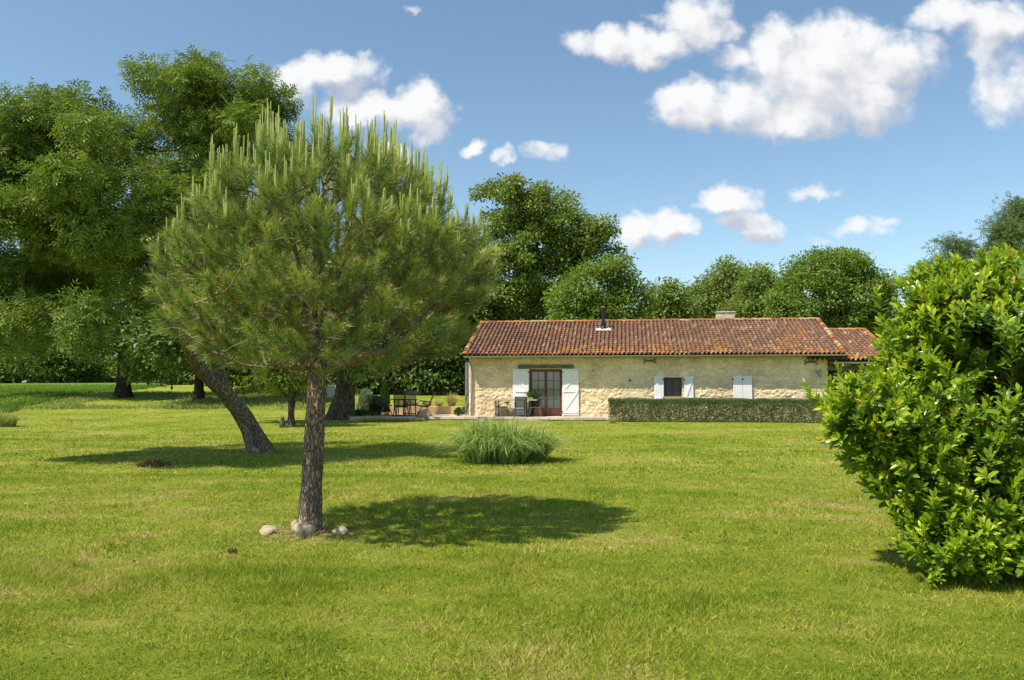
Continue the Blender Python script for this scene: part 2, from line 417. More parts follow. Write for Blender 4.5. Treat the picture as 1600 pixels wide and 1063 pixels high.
m, n = mat('lawn_blades'); geo = n('ShaderNodeTexCoord').outputs['Object']
fl = n('ShaderNodeMapping', {'Vector': geo, 'Scale': (1, 1, 0)}).outputs[0]
c = lawn_color(n, fl)
va = n('ShaderNodeAttribute', attribute_name='var').outputs['Fac']
c = mixc(n, 1.0, c, ramp(n, va, [(0, (.68, .78, .6)), (.5, (1.12, 1.12, 1.05)), (.84, (1.45, 1.35, 1.4)), (.94, (2.0, 1.55, 2.8))]), 'MULTIPLY')
p = n('ShaderNodeBsdfPrincipled', {'Base Color': c, 'Roughness': .6, 'Specular IOR Level': .15})
t = n('ShaderNodeBsdfTranslucent', {0: c})
out(m, n, n('ShaderNodeMixShader', {0: .4, 1: p.outputs[0], 2: t.outputs[0]}).outputs[0])

m, n = mat('field'); tc = n('ShaderNodeTexCoord').outputs['Object']
mp = n('ShaderNodeMapping', {'Vector': tc, 'Scale': (.15, 1, 1)}).outputs[0]
z = n('ShaderNodeTexNoise', {'Vector': mp, 'Scale': .6, 'Detail': 6.0, 'Roughness': .7}).outputs[0]
c = ramp(n, z, [(.3, (.085, .155, .016)), (.7, (.165, .225, .032))])
out(m, n, n('ShaderNodeBsdfPrincipled', {'Base Color': c, 'Roughness': .95, 'Specular IOR Level': .1, 'Normal': bump(n, z, .6, .3)}).outputs[0])

# ================================================================== SETTING
def hgt(x, y):
    x = np.asarray(x, float); y = np.asarray(y, float)
    r = .85 * sm((y - 38.3) / 15) + .75 * sm((y - 54) / 90)
    msk = np.maximum(1 - sm((x + 2.6) / 1.6), sm((y - 46) / 6))
    u = (vnoise(np.c_[x.ravel(), y.ravel()], .22, 3) - .5).reshape(x.shape) * .05 * sm((y - 2) / 4)
    far = sm((y - 60) / 60) * 0.0
    return r * msk + u * (1 - sm((y - 30) / 8)) + far

xa = np.concatenate([[-900, -500, -300, -200, -140, -100, -80], np.arange(-64, 40, .8), [44, 55, 70, 100, 150, 250, 500, 900]])
ya = np.concatenate([[-300, -100, -40, -20, -10, -5], np.arange(-2, 64, .6), np.arange(64, 170, 5), [180, 220, 300, 500, 900, 1500]])
gx, gy = np.meshgrid(xa, ya, indexing='ij'); gz = hgt(gx, gy)
ii, jj = np.meshgrid(np.arange(len(xa) - 1), np.arange(len(ya) - 1), indexing='ij'); ny = len(ya)
gf = np.stack([ii * ny + jj, (ii + 1) * ny + jj, (ii + 1) * ny + jj + 1, ii * ny + jj + 1], -1).reshape(-1, 4)
tag(mk('lawn', np.stack([gx, gy, gz], -1).reshape(-1, 3), gf, MATS['lawn'], smooth=True), 'mown summer lawn with dry yellow patches', None, kind='structure')
# crop field beyond the boundary on the left
xs = np.linspace(0, 1, 60); ys = np.linspace(0, 1, 50)
fx, fv = np.meshgrid(xs, ys, indexing='ij'); fy = 41 + fv ** 2 * 135; xb_ = -26.5 - np.maximum(0, fy - 48) * .33 + .6 * np.sin(fy * .8); fx = xb_ - fx ** 1.6 * 180
fz = hgt(fx, fy) + .03 + .10 * sm(fv * 8) * sm((xb_ - fx) / 2)
ii, jj = np.meshgrid(np.arange(59), np.arange(49), indexing='ij')
ff = np.stack([ii * 50 + jj, (ii + 1) * 50 + jj, (ii + 1) * 50 + jj + 1, ii * 50 + jj + 1], -1).reshape(-1, 4)
tag(mk('field', np.stack([fx, fy, fz], -1).reshape(-1, 3), ff, MATS['field'], smooth=True), 'bright green crop field beyond the mown lawn', None, kind='structure')

# ---------------------------------------------------------------- grass blades
LB = MATS['lawn_blades']
def blades(rg, n, ymin, ymax, hmin, hmax, wd, xspread=.86, excl=None):
    y = np.sqrt(rg.uniform(ymin ** 2, ymax ** 2, n)); x = rg.uniform(-1, 1, n) * (y * xspread * .80 + .6)
    # tufted: drop some where the lawn is thin
    k = vnoise(np.c_[x, y], 5.0, 9) * .6 + vnoise(np.c_[x, y], 1.1, 10) * .4 + rg.uniform(-.25, .25, n) > .36
    x, y = x[k], y[k]; n = len(x)
    tall = vnoise(np.c_[x, y], 2.3, 11) ** 2 * (vnoise(np.c_[x, y], .5, 12) + .4)
    L = (hmin + (hmax - hmin) * np.clip(tall + rg.uniform(-.15, .25, n), 0, 1.1))
    C = np.c_[x, y, hgt(x, y) - .004]
    D = nrm(np.c_[rg.normal(0, .80, n), rg.normal(0, .80, n), np.ones(n)])
    Nn = nrm(np.c_[rg.normal(0, 1, n), rg.normal(0, 1, n), rg.normal(0, .3, n)])
    return C, D, Nn, L, wd * rg.uniform(.6, 1.3, n)
def build_blades(sets, name, label, material, T=BLADE_T, TF=BLADE_F, seed=4):
    rg = np.random.default_rng(seed)
    C = np.concatenate([s[0] for s in sets]); D = np.concatenate([s[1] for s in sets]); Nn = np.concatenate([s[2] for s in sets])
    L = np.concatenate([s[3] for s in sets]); Wd = np.concatenate([s[4] for s in sets])
    V, Fc = stamp(T, TF, C, D, Nn, L, Wd)
    var = np.repeat(rg.uniform(0, 1, len(C)), len(T))
    return tag(mk(name, V, Fc, material, attrs={'var': var}), label, None, kind='stuff')
sets = [blades(rng, 190000, 3.4, 7.5, .024, .082, .0052), blades(rng, 150000, 7.5, 14, .028, .08, .009),
        blades(rng, 90000, 14, 25, .03, .09, .019), blades(rng, 60000, 25, 44, .02, .07, .032)]
build_blades(sets, 'grass', 'short lawn grass blades across the mown lawn', LB)

# ================================================================== HOUSE
TH = R(-8.0); HO = np.array([-1.93, 36.0, 0.0]); UX = np.array([cos(TH), sin(TH)]); VX = np.array([-sin(TH), cos(TH)])
def hu(px, v=0.0):
    k = (px - CX) / F; bx, by = HO[:2] + v * VX
    return (k * by - bx) / (UX[0] - k * UX[1])
def hp(px, py, v=0.0):           # wall-plane coordinates of a picture point
    u = hu(px, v); y = HO[1] + v * VX[1] + u * UX[1]; return u, W(px, py, y)[2]
HL = 15.43; RUN = 4.05; OV = .48; EZ = 2.83; PR = tan(R(21.5)); RZ = EZ + (RUN + OV) * PR
PZ = .15                          # terrace level

house = empty('farmhouse', HO, TH, 'long single-storey limestone farmhouse with red clay tile roof and white shutters', 'house')

m_wall = attr_mat('limestone', .9, 22, .8, .03, .2)
m_ash = plain('dressed_stone', (.50, .41, .26), .9, spec=.2, var=.25, scale=9, bmp=.5)
m_white = plain('white_paint', (.86, .84, .84), .5, spec=.35, var=.05, scale=6)
m_wood = plain('red_brown_wood', (.135, .050, .032), .45, spec=.4, var=.25, scale=12)
m_lintel = plain('weathered_oak', (.20, .155, .095), .9, var=.45, scale=7, bmp=.4)
m_zinc = plain('zinc', (.42, .41, .37), .45, metal=.35, var=.25, scale=5)
m_iron = plain('black_iron', (.025, .022, .020), .55, metal=.4)
m_black = plain('black_metal', (.022, .022, .026), .42, metal=.3)
m_stone = plain('pale_stone', (.66, .60, .48), .9, spec=.2, var=.38, scale=5, bmp=.8)
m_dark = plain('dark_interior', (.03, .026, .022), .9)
m_glass, n = mat('window_glass')
out(m_glass, n, n('ShaderNodeBsdfPrincipled', {'Base Color': (.10, .125, .15, 1), 'Roughness': .06, 'Specular IOR Level': .9, 'IOR': 1.6}).outputs[0])

# --- rubble wall as a relief: stones found by a jittered cell pattern
D0, D1 = hp(827, 577)[0], hp(878, 577)[0]; DZ = hp(850, 577)[1]
W0, W1 = hp(1037, 590)[0], hp(1065, 590)[0]; WT = hp(1050, 590)[1]; WB = 1.02
def stones(u, z, cu, cz, seed, warp=.05):
    P = np.c_[u, z]; wu = (fbm(P, 3.2, 3, seed + 1) - .5) * warp * 2.2; wz = (fbm(P, 3.2, 3, seed + 2) - .5) * warp * 1.4
    a = (u + wu) / cu; b = (z + wz) / cz; a = a + .5 * (np.floor(b) % 2)
    i0 = np.floor(a).astype(np.int64); j0 = np.floor(b).astype(np.int64)
    f1 = np.full(len(u), 9.); f2 = np.full(len(u), 9.); idr = np.zeros(len(u)); k0 = np.zeros(len(u), np.int64)
    for di in (-1, 0, 1):
        for dj in (-1, 0, 1):
            i = i0 + di; j = j0 + dj
            cx = i + .5 + (hash3(i, j, k0, seed) - .5) * .75; cy = j + .5 + (hash3(i, j, k0 + 1, seed) - .5) * .75
            sz = .75 + .6 * hash3(i, j, k0 + 2, seed)
            d = np.sqrt(((a - cx)) ** 2 + ((b - cy)) ** 2) / sz
            new = d < f1; f2 = np.where(new, f1, np.minimum(f2, d)); idr = np.where(new, hash3(i, j, k0 + 3, seed), idr); f1 = np.where(new, d, f1)
    return f1, f2, idr
us = np.unique(np.round(np.concatenate([np.arange(0, HL, .030), [HL, D0, D1, W0, W1]]), 4))
zs = np.unique(np.round(np.concatenate([np.arange(-.1, EZ + .0, .030), [EZ + .02, DZ, WT, WB, PZ]]), 4))
uu, zz = np.meshgrid(us, zs, indexing='ij'); u = uu.ravel(); z = zz.ravel()
f1, f2, idr = stones(u, z, .29, .145, 5)
edge = sm((f2 - f1) / .30)
ashl = np.zeros(len(u))                                             # dressed blocks: quoins and the old doorway jamb
Q0, Q1 = hu(972), hu(1006)
for (a, b) in ((Q0, Q1), (-.1, .42), (HL - .95, HL + .1), (D0 - .28, D0), (D1, D1 + .28), (W0 - .25, W0), (W1, W1 + .25)):
    ashl = np.maximum(ashl, ((u > a + .06 * np.sin(z * 9)) & (u < b + .06 * np.sin(z * 7 + 1))).astype(float))
ashl = np.maximum(ashl, ((u > hu(1085)) & (fbm(np.c_[u, z], .9, 2, 44) > .60)).astype(float) * .6)
row = np.floor(z / .31); au = (u + .23 * (row % 2)) / .46
be = np.minimum(np.minimum(au % 1, 1 - au % 1) * .46, np.minimum((z / .31) % 1, 1 - (z / .31) % 1) * .31)
aid = hash3(np.floor(au).astype(np.int64), row.astype(np.int64), np.zeros(len(u), np.int64), 3)
ae = sm(be / .035)
P2 = np.c_[u, z]
rel = (edge * (.006 + .022 * idr) + (fbm(P2, 9, 4, 8, .6) - .5) * .06)
flat = fbm(P2, .8, 2, 71); rel = rel * (1.10 - .35 * sm((z - 1.4) / .6))      # lower courses are rougher, upper ones repointed flush
relA = ae * .015 + (fbm(P2, 12, 3, 8) - .5) * .02
d = rel * (1 - ashl) + relA * ashl
e1 = edge * (1 - ashl) + ae * ashl; id_ = idr * (1 - ashl) + aid * ashl
mort = np.array([.76, .55, .31]); s_lo = np.array([.79, .60, .36]); s_hi = np.array([.97, .82, .57]); s_och = np.array([.50, .33, .15])
colr = s_lo + (s_hi - s_lo) * (id_ * .7 + fbm(P2, 5, 3, 12) * .5)[:, None]
colr = np.where((id_ > .86)[:, None] & (ashl < .5)[:, None], colr * .55 + s_och * .45, colr)
colr = mort + (colr - mort) * (.25 + .75 * e1)[:, None]
st_ = fbm(np.c_[u, z * .6], 1.4, 4, 21); colr = colr * (.80 + .38 * st_)[:, None]
top_dark = sm((z - (EZ - .25)) / .25)[:, None] * .18; colr = colr * (1 - top_dark)  # wall colour gets darker towards its top edge
V = np.c_[u, -d, z]
nz_ = len(zs); ii, jj = np.meshgrid(np.arange(len(us) - 1), np.arange(nz_ - 1), indexing='ij')
uc = (us[:-1] + us[1:])[ii] / 2; zc = (zs[:-1] + zs[1:])[jj] / 2
hole = ((uc > D0) & (uc < D1) & (zc > PZ) & (zc < DZ)) | ((uc > W0) & (uc < W1) & (zc > WB) & (zc < WT))
ff = np.stack([ii * nz_ + jj, (ii + 1) * nz_ + jj, (ii + 1) * nz_ + jj + 1, ii * nz_ + jj + 1], -1)[~hole]
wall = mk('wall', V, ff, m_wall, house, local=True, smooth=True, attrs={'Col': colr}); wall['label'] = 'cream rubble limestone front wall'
# side and rear walls
b = MB(); HD = 2 * RUN
b.box(-.0, .28, .06, HD, -.1, EZ - .05); b.box(HL - .28, HL - .002, .06, HD, -.1, EZ - .05); b.box(0, HL - .002, HD - .3, HD + .01, -.1, EZ - .05)
for x in (.0, HL - .28): b.add([(x, 0.06, EZ - .06), (x, HD, EZ - .06), (x, RUN, RZ - .28), (x + .277, 0.06, EZ - .06), (x + .277, HD, EZ - .06), (x + .277, RUN, RZ - .28)],
                              [(0, 1, 2), (5, 4, 3), (0, 3, 4, 1), (1, 4, 5, 2), (2, 5, 3, 0)])
b.build('gable_wall', m_ash, house)
for (a, c, z0, z1) in ((D0, D1, PZ, DZ), (W0, W1, WB, WT)):
    b = MB(); b.box(a - .06, a + .002, .012, .26, z0, z1); b.box(c - .002, c + .06, .012, .26, z0, z1); b.box(a - .06, c + .06, .012, .26, z1 - .002, z1 + .06); b.build('reveal', m_ash, house)
b = MB(); b.box(W0 - .1, W1 + .1, -.09, .26, WB - .09, WB + .002)
b.build('window_sill', m_ash, house)
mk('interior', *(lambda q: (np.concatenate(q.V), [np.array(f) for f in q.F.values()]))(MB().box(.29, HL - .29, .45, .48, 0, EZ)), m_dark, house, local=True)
MB().box(hp(810, 573)[0], hp(896, 573)[0], -.075, .1, DZ + .03, DZ + .20).build('lintel', m_lintel, house, bevel=.01)

# --- french door
def leaf_unit(u0, u1, z0, z1, cols, rows, panel, parent, name, label=None, v=.12):
    q = MB(); s = .058
    q.box(u0, u0 + s, v, v + .05, z0, z1); q.box(u1 - s, u1, v, v + .05, z0, z1)
    q.box(u0 + s, u1 - s, v, v + .05, z1 - s, z1); q.box(u0 + s, u1 - s, v, v + .05, z0, z0 + panel)
    bu = (u1 - u0 - 2 * s) / cols; bz = (z1 - s - z0 - panel) / rows
    for i in range(1, cols): q.box(u0 + s + i * bu - .014, u0 + s + i * bu + .014, v + .008, v + .04, z0 + panel, z1 - s)
    for i in range(1, rows): q.box(u0 + s, u1 - s, v + .010, v + .038, z0 + panel + i * bz - .013, z0 + panel + i * bz + .013)
    if panel > .2: q.box(u0 + s + .05, u1 - s - .05, v - .012, v, z0 + .06, z0 + panel - .06)
    o = q.build(name, m_wood, parent); 
    if label: o['label'] = label
    MB().box(u0 + s, u1 - s, v + .022, v + .030, z0 + panel, z1 - s).build('glass', m_glass, o)
    return o
um = (D0 + D1) / 2
fr = MB().box(D0, D0 + .05, .10, .19, PZ, DZ).box(D1 - .05, D1, .10, .19, PZ, DZ).box(D0 + .05, D1 - .05, .10, .19, DZ - .055, DZ).build('door_frame', m_wood, house)
for (a, c) in ((D0 + .052, um - .003), (um + .003, D1 - .052)):
    o = leaf_unit(a, c, PZ + .02, DZ - .058, 2, 4, .34, house, 'door')
hnd = MB().bar((um - .04, .10, 1.15), (um - .04, .10, 1.30), .02, .02).bar((um - .04, .085, 1.22), (um - .15, .085, 1.22), .018, .018).build('door_handle', m_iron, o)
fr = MB().box(W0, W0 + .045, .10, .19, WB, WT).box(W1 - .045, W1, .10, .19, WB, WT).box(W0 + .045, W1 - .045, .10, .19, WT - .05, WT).build('window_frame', m_wood, house)
um2 = (W0 + W1) / 2
leaf_unit(W0 + .046, um2 - .002, WB + .01, WT - .052, 1, 3, .05, house, 'window')
leaf_unit(um2 + .002, W1 - .046, WB + .01, WT - .052, 1, 3, .05, house, 'window')

# --- shutters: vertical boards, ledges and brace, open flat against the wall
def shutter(px0, px1, pyt, z0, flip, closed=False, label=None, v=-.085):
    u0, zt = hp(px0, pyt, v); u1 = hp(px1, pyt, v)[0]; q = MB(); nb = max(4, int(round((u1 - u0) / .095)))
    bw = (u1 - u0) / nb
    for i in range(nb): q.box(u0 + i * bw + .003, u0 + (i + 1) * bw - .003, v, v + .026, z0, zt)
    q.box(u0 + .003, u1 - .003, v + .026, v + .032, z0 + .004, zt - .004)
    o = q.build('shutter', m_white, house)
    if label: o['label'] = label
    if not closed:
        H = zt - z0; q = MB(); zl = (z0 + .10, z0 + H * .50, zt - .20) if H > 1.3 else (z0 + .1, zt - .16)
        for zz_ in zl: q.box(u0 + .02, u1 - .02, v - .024, v - .001, zz_, zz_ + .095)
        for a_, c_ in zip(zl[:-1], zl[1:]):
            x0, x1 = (u0 + .07, u1 - .07) if flip else (u1 - .07, u0 + .07)
            q.bar((x0, v - .011, a_ + .10), (x1, v - .011, c_ - .005), .09, .022, up=(0, 1, 0)) if False else \
                q.add([(x0 - .05, v - .022, a_ + .097), (x0 + .05, v - .022, a_ + .097), (x1 + .05, v - .022, c_ - .002), (x1 - .05, v - .022, c_ - .002),
                       (x0 - .05, v - .001, a_ + .097), (x0 + .05, v - .001, a_ + .097), (x1 + .05, v - .001, c_ - .002), (x1 - .05, v - .001, c_ - .002)],
                      [(0, 1, 2, 3), (7, 6, 5, 4), (0, 4, 5, 1), (1, 5, 6, 2), (2, 6, 7, 3), (3, 7, 4, 0)])
        q.build('ledge', m_white, o)
    for zz_ in (z0 + .14, zt - .16):
        q = MB(); e = u0 if (flip or closed) else u1
        q.box(e - .045, e + .05, v - .03, v - .0255, zz_, zz_ + .03); q.tube([(e - .02, v - .02, zz_ - .02), (e - .02, v - .02, zz_ + .05)], .012, 6)
        q.build('hinge', m_iron, o)
    return o
shutter(801, 826.0, 577, PZ + .04, False, label='tall white door shutter on the left of the french door')
shutter(878.6, 904, 576.5, PZ + .04, True, label='tall white door shutter on the right of the french door')
shutter(1021.5, 1036.5, 588, .80, False); shutter(1068.5, 1083, 588, .80, True)
shutter(1145, 1159.8, 587.5, .74, True, True, label='closed white shutter'); shutter(1160.2, 1174.5, 587.5, .74, False, True, label='closed white shutter')

# --- canal tile roof: real corrugation, courses that step down the slope
m_tile, n = mat('clay_tile'); tc = n('ShaderNodeTexCoord').outputs['Object']
c = n('ShaderNodeAttribute', attribute_name='Col').outputs['Color']
nz = n('ShaderNodeTexNoise', {'Vector': tc, 'Scale': 16.0, 'Detail': 6.0, 'Roughness': .7}).outputs[0]
c = mixc(n, 1.0, c, ramp(n, nz, [(.32, (.72, .70, .68)), (.66, (1.15, 1.14, 1.1))]), 'MULTIPLY')
out(m_tile, n, n('ShaderNodeBsdfPrincipled', {'Base Color': c, 'Roughness': .88, 'Specular IOR Level': .2, 'Normal': bump(n, nz, .5, .01)}).outputs[0])
def tile_plane(u0, u1, v0, z0, v1, z1, skew=0.0, seed=1, pitchu=.188, course=.31, low_lichen=1.0, white=.0):
    """front slope from eave (v0,z0) to ridge (v1,z1)"""
    SL = sqrt((v1 - v0) ** 2 + (z1 - z0) ** 2); dv, dz = (v1 - v0) / SL, (z1 - z0) / SL
    nc = int(round((u1 - u0) / pitchu)); pu = (u1 - u0) / nc; nr = int(round(SL / course)); cs = SL / nr
    k = 8; uu = np.linspace(0, nc, nc * k + 1); ss = np.concatenate([[r + e for e in (0.0, .012, .5, .93, .985)] for r in range(nr)] + [[nr]])
    a, s = np.meshgrid(uu, ss, indexing='ij'); a = a.ravel(); s = s.ravel()
    ci = np.minimum(np.floor(a), nc - 1).astype(np.int64); ri = np.minimum(np.floor(s + 1e-6), nr - 1).astype(np.int64)
    o = np.zeros(len(a), np.int64); h1 = hash3(ci, ri, o, seed); h2 = hash3(ci, ri, o + 1, seed); h3 = hash3(ci, ri, o + 2, seed)
    ph = a - ci; cover = np.abs(ph - .5) < .33
    prof = np.where(cover, .062 * np.sqrt(np.clip(1 - ((ph - .5) / .34) ** 2, 0, 1)) + .012, -.020 * np.sqrt(np.clip(1 - ((np.minimum(ph, 1 - ph)) / .18) ** 2, 0, 1)))
    fs = s - ri
    lift = .034 * (1 - fs) * np.where(cover, 1, .8) + np.where(fs < .006, -.030, 0) * np.where(cover, 1, .6)
    jit = (h1 - .5) * .016 * np.where(cover, 1, 0); wob = (fbm(np.c_[a * pu, s * cs], .55, 2, seed + 5) - .5) * .07
    hgt_ = prof + lift + jit + wob
    au = u0 + a * pu + (h2 - .5) * .022 * np.where(cover, 1, 0) + skew * s / nr * 0
    sv = s * cs + (h3 - .5) * .03 * (fs < .05)
    V = np.c_[au, v0 + sv * dv - hgt_ * dz, z0 + sv * dz + hgt_ * dv]
    base = np.array([.215, .118, .076]); dark = np.array([.155, .090, .065]); bright = np.array([.29, .145, .085]); lich = np.array([.45, .20, .035]); pale = np.array([.46, .42, .34])
    col = dark + (base - dark) * np.clip(h1 * 1.5, 0, 1)[:, None]
    mb = ((h2 > .70) * (.25 + .45 * h3))[:, None]; col = col * (1 - mb) + bright * mb
    br2 = (hash3(ci, o, o + 9, seed) > .7)[:, None] * .25; col = col * (1 - br2) + bright * br2
    P = np.c_[a * pu, s * cs]
    col = np.where(cover[:, None], col, col * .62)                     # channel tiles are darker than the cover tiles
    l = sm((fbm(P, 4.5, 4, seed + 8, .65) - .53) / .10) * (np.clip(1.1 - s * cs / 1.1, 0, 1) * low_lichen + .30 * sm((fbm(P, .8, 2, seed + 30) - .5) / .15) + .06)
    l = np.clip(l, 0, .9)[:, None]; col = col * (1 - l) + lich * l
    wq = (sm((fbm(P, 5.5, 3, seed + 13) - .70) / .04) * white)[:, None]; col = col * (1 - wq) + pale * wq
    na = len(uu); ns = len(ss); i, j = np.meshgrid(np.arange(na - 1), np.arange(ns - 1), indexing='ij')
    Fc = np.stack([i * ns + j, (i + 1) * ns + j, (i + 1) * ns + j + 1, i * ns + j + 1], -1).reshape(-1, 4)
    return V, Fc, col, nc
def half_tiles(b, cols, p0, p1, n_, r=.105, seed=0, axis_over=.06, lift=.02):
    """a run of half-round ridge or verge tiles from p0 to p1"""
    g = np.random.default_rng(seed); p0 = np.array(p0, float); p1 = np.array(p1, float); d = (p1 - p0) / n_; dn = nrm(d)
    side = nrm(np.cross(dn, [0, 0, 1.])); up = np.cross(side, dn)
    for i in range(n_):
        a = p0 + d * i - dn * axis_over; c = p0 + d * (i + 1); j = up * g.normal(0, .006) + side * g.normal(0, .006)
        V = []
        for (p, rr, l) in ((a, r * 1.06, lift), (c, r * .92, 0.0)):
            for t in np.linspace(0, pi, 7): V.append(p + j + side * rr * cos(t) + up * (rr * sin(t) * .8 + l))
        for (p, rr, l) in ((a, r * .93, lift), (c, r * .80, 0.0)):
            for t in np.linspace(0, pi, 7): V.append(p + j + side * rr * cos(t) + up * (rr * sin(t) * .8 + l))
        Fs = [(q, q + 1, 7 + q + 1, 7 + q) for q in range(6)] + [(14 + q + 1, 14 + q, 21 + q, 21 + q + 1) for q in range(6)] + [(q + 1, q, 14 + q, 14 + q + 1) for q in range(6)]
        b.add(V, Fs); h = g.uniform(); cc = np.array([.34, .13, .06]) * (.55 + .6 * h) if g.uniform() < .8 else np.array([.40, .30, .16])
        if g.uniform() < .35: cc = cc * .5 + np.array([.5, .2, .04]) * .5
        cols.extend([cc] * 28)
UL = -.16; UR = HL + .62
V, Fc, cl, _ = tile_plane(UL, UR, -OV, EZ, RUN, RZ, seed=3, white=.55)
roof = mk('roof', V, Fc, m_tile, house, local=True, attrs={'Col': cl}); roof['label'] = 'weathered red-brown canal tile roof with orange lichen along the eave'
b = MB(); cols = []; half_tiles(b, cols, (UL, RUN, RZ + .01), (UR, RUN, RZ + .01), 38, seed=2); b.build('ridge_tiles', m_tile, roof, attrs={'Col': np.array(cols)})
b = MB(); cols = []; half_tiles(b, cols, (UL + .02, -OV - .02, EZ + .03), (UL + .02, RUN, RZ + .03), 13, seed=5); b.build('verge_tiles', m_tile, roof, attrs={'Col': np.array(cols)})
b = MB(); cols = []; half_tiles(b, cols, (UR - .04, -OV - .02, EZ + .03), (UR - .04, RUN, RZ + .03), 13, seed=6)
b.build('verge_tiles', m_tile, roof, attrs={'Col': np.array(cols)})
# rear slope and the boarding under the tiles
b = MB(); b.add([(UL, RUN, RZ), (UR, RUN, RZ), (UR, HD + OV, EZ), (UL, HD + OV, EZ)], [(0, 1, 2, 3)]); b.build('rear_slope', plain('rear_tile', (.17, .08, .05), .9, var=.3), roof)
b = MB()
def slab(b, u0, u1, v0, z0, v1, z1, t): b.add([(u0, v0, z0), (u1, v0, z0), (u1, v1, z1), (u0, v1, z1), (u0, v0, z0 - t), (u1, v0, z0 - t), (u1, v1, z1 - t), (u0, v1, z1 - t)],
          [(0, 1, 2, 3), (7, 6, 5, 4), (0, 4, 5, 1), (1, 5, 6, 2), (2, 6, 7, 3), (3, 7, 4, 0)])
slab(b, UL + .03, UR - .03, -OV + .03, EZ - .055, RUN - .01, RZ - .06, .05)
b.build('eave_boards', m_lintel, roof)
def gutter(b, u0, u1, v, z, r=.065):
    pts = []
    for (x) in (u0, u1):
        for t in np.linspace(pi, 2 * pi, 9): pts.append((x, v + r * cos(t), z + r * sin(t)))
        for t in np.linspace(2 * pi, pi, 9): pts.append((x, v + (r - .006) * cos(t), z + (r - .006) * sin(t) + .002))
    b.add(pts, [(i, i + 1, 18 + i + 1, 18 + i) for i in range(17)] + [(17, 0, 18, 35)] + [tuple(range(9)), tuple(18 + i for i in range(8, -1, -1))])
b = MB(); gutter(b, UL + .02, UR - .0, -OV - .055, EZ - .035)
b.build('gutter', m_zinc, house)
b = MB(); b.tube([(.13, -OV - .05, EZ - .09), (.13, -OV - .03, EZ - .18), (.13, -.11, EZ - .50), (.13, -.09, EZ - .62), (.13, -.09, 1.2), (.13, -.09, PZ)], .040, 10)
for z_ in (2.0, 1.2, .5): b.tube([(.13, -.09, z_), (.13, -.09, z_ + .035)], .048, 10)
b.build('downpipe', m_zinc, house, smooth=True)

# flue on the front slope
fu = hu(943, 2.6); fv = 2.75; fz = EZ + (fv + OV) * PR
b = MB(); b.lathe([(.165, fz - .12), (.165, fz + .02), (.15, fz + .10), (.115, fz + .20), (.10, fz + .27), (.125, fz + .275), (.125, fz + .30), (.078, fz + .31), (.078, fz + .98), (.085, fz + .985), (.085, fz + 1.0), (.07, fz + 1.005)], (fu, fv, 0), 20)
fl = b.build('flue_pipe', m_black, roof, smooth=False)
b = MB(); b.lathe([(.13, fz + 1.05), (.14, fz + 1.07), (.135, fz + 1.10), (.08, fz + 1.15), (.01, fz + 1.17)], (fu, fv, 0), 20)
for t in range(4): b.bar((fu + .07 * cos(t * pi / 2), fv + .07 * sin(t * pi / 2), fz + .98), (fu + .09 * cos(t * pi / 2), fv + .09 * sin(t * pi / 2), fz + 1.07), .014, .014)
fl2 = b.build('flue_cowl', plain('rusty_cowl', (.16, .075, .045), .7, var=.4), roof)
# lead-white flashing with a wavy lower edge
V = []; Fs = []; kk = 24
for i in range(kk + 1):
    x = fu - .36 + .72 * i / kk; lo = -.30 + .05 * sin(i * 1.9) ; hi = .05 + .03 * sin(i * 1.3)
    for s_ in (lo, hi): V.append((x, fv + s_ - .06, fz + (s_ - .06) * PR + .125 + .012 * sin(x * 2 * pi / .198)))
Fs = [(2 * i, 2 * i + 2, 2 * i + 3, 2 * i + 1) for i in range(kk)]
q = MB(); q.add(V, Fs); o = q.build('flashing', plain('pale_mortar', (.50, .47, .45), .85, var=.2), roof)
so = o.modifiers.new('t', 'SOLIDIFY'); so.thickness = .03
# masonry chimney behind the ridge
cu, cv = hu(1134, RUN + .55), RUN + .55
cz = 5.08
b = MB(); b.box(cu - .42, cu + .42, cv - .25, cv + .25, RZ - .6, cz - .06); b.box(cu - .46, cu + .46, cv - .29, cv + .29, cz - .058, cz + .0)
ch = b.build('chimney', m_stone, roof, bevel=.012)
b = MB()
for x in (-.3, .3): b.box(cu + x - .03, cu + x + .03, cv - .15, cv + .15, cz + .002, cz + .10)
b.box(cu - .36, cu + .36, cv - .2, cv + .2, cz + .102, cz + .135); b.build('chimney_cap', m_lintel, roof)

# wall irons (S-shaped tie ends), lamps and small fittings
def tie(px, py):
    u0, z0 = hp(px, py, -.08); q = MB(); q.bar((u0 - .17, -.10, z0), (u0 + .17, -.10, z0), .02, .045)
    for s in (-1, 1):
        for t_ in (-1, 1):
            a = np.linspace(0, 4.0, 12); q.tube([(u0 + s * (.17 + .10 * math.sin(x * .75)), -.10, z0 + t_ * (.015 + .085 * (x / 4) + .01 * sin(x))) for x in a], .014, 6)
    q.lathe([(.03, -.0), (.02, .02)], (u0, -.12, z0 - .01), 8)
    return q.build('wall_tie', m_iron, house)
tie(1015, 564); tie(1267, 566)
u0, z0 = hp(927, 580, -.15)
q = MB(); q.tube([(u0, -.03, z0 + .05), (u0, -.14, z0 + .07), (u0, -.17, z0 + .03)], .014, 8); q.lathe([(.025, z0 + .045), (.05, z0 + .02), (.085, z0 - .035), (.08, z0 - .04)], (u0, -.17, 0), 16); q.box(u0 - .03, u0 + .03, -.05, -.028, z0 + .0, z0 + .1)
o = q.build('wall_lamp', plain('grey_enamel', (.34, .38, .44), .35, var=.05), house)
q = MB(); q.lathe([(.04, z0 - .041), (.045, z0 - .08), (.02, z0 - .11), (.002, z0 - .115)], (u0, -.17, 0), 12); q.build('bulb', plain('frosted_glass', (.75, .75, .72), .3), o)
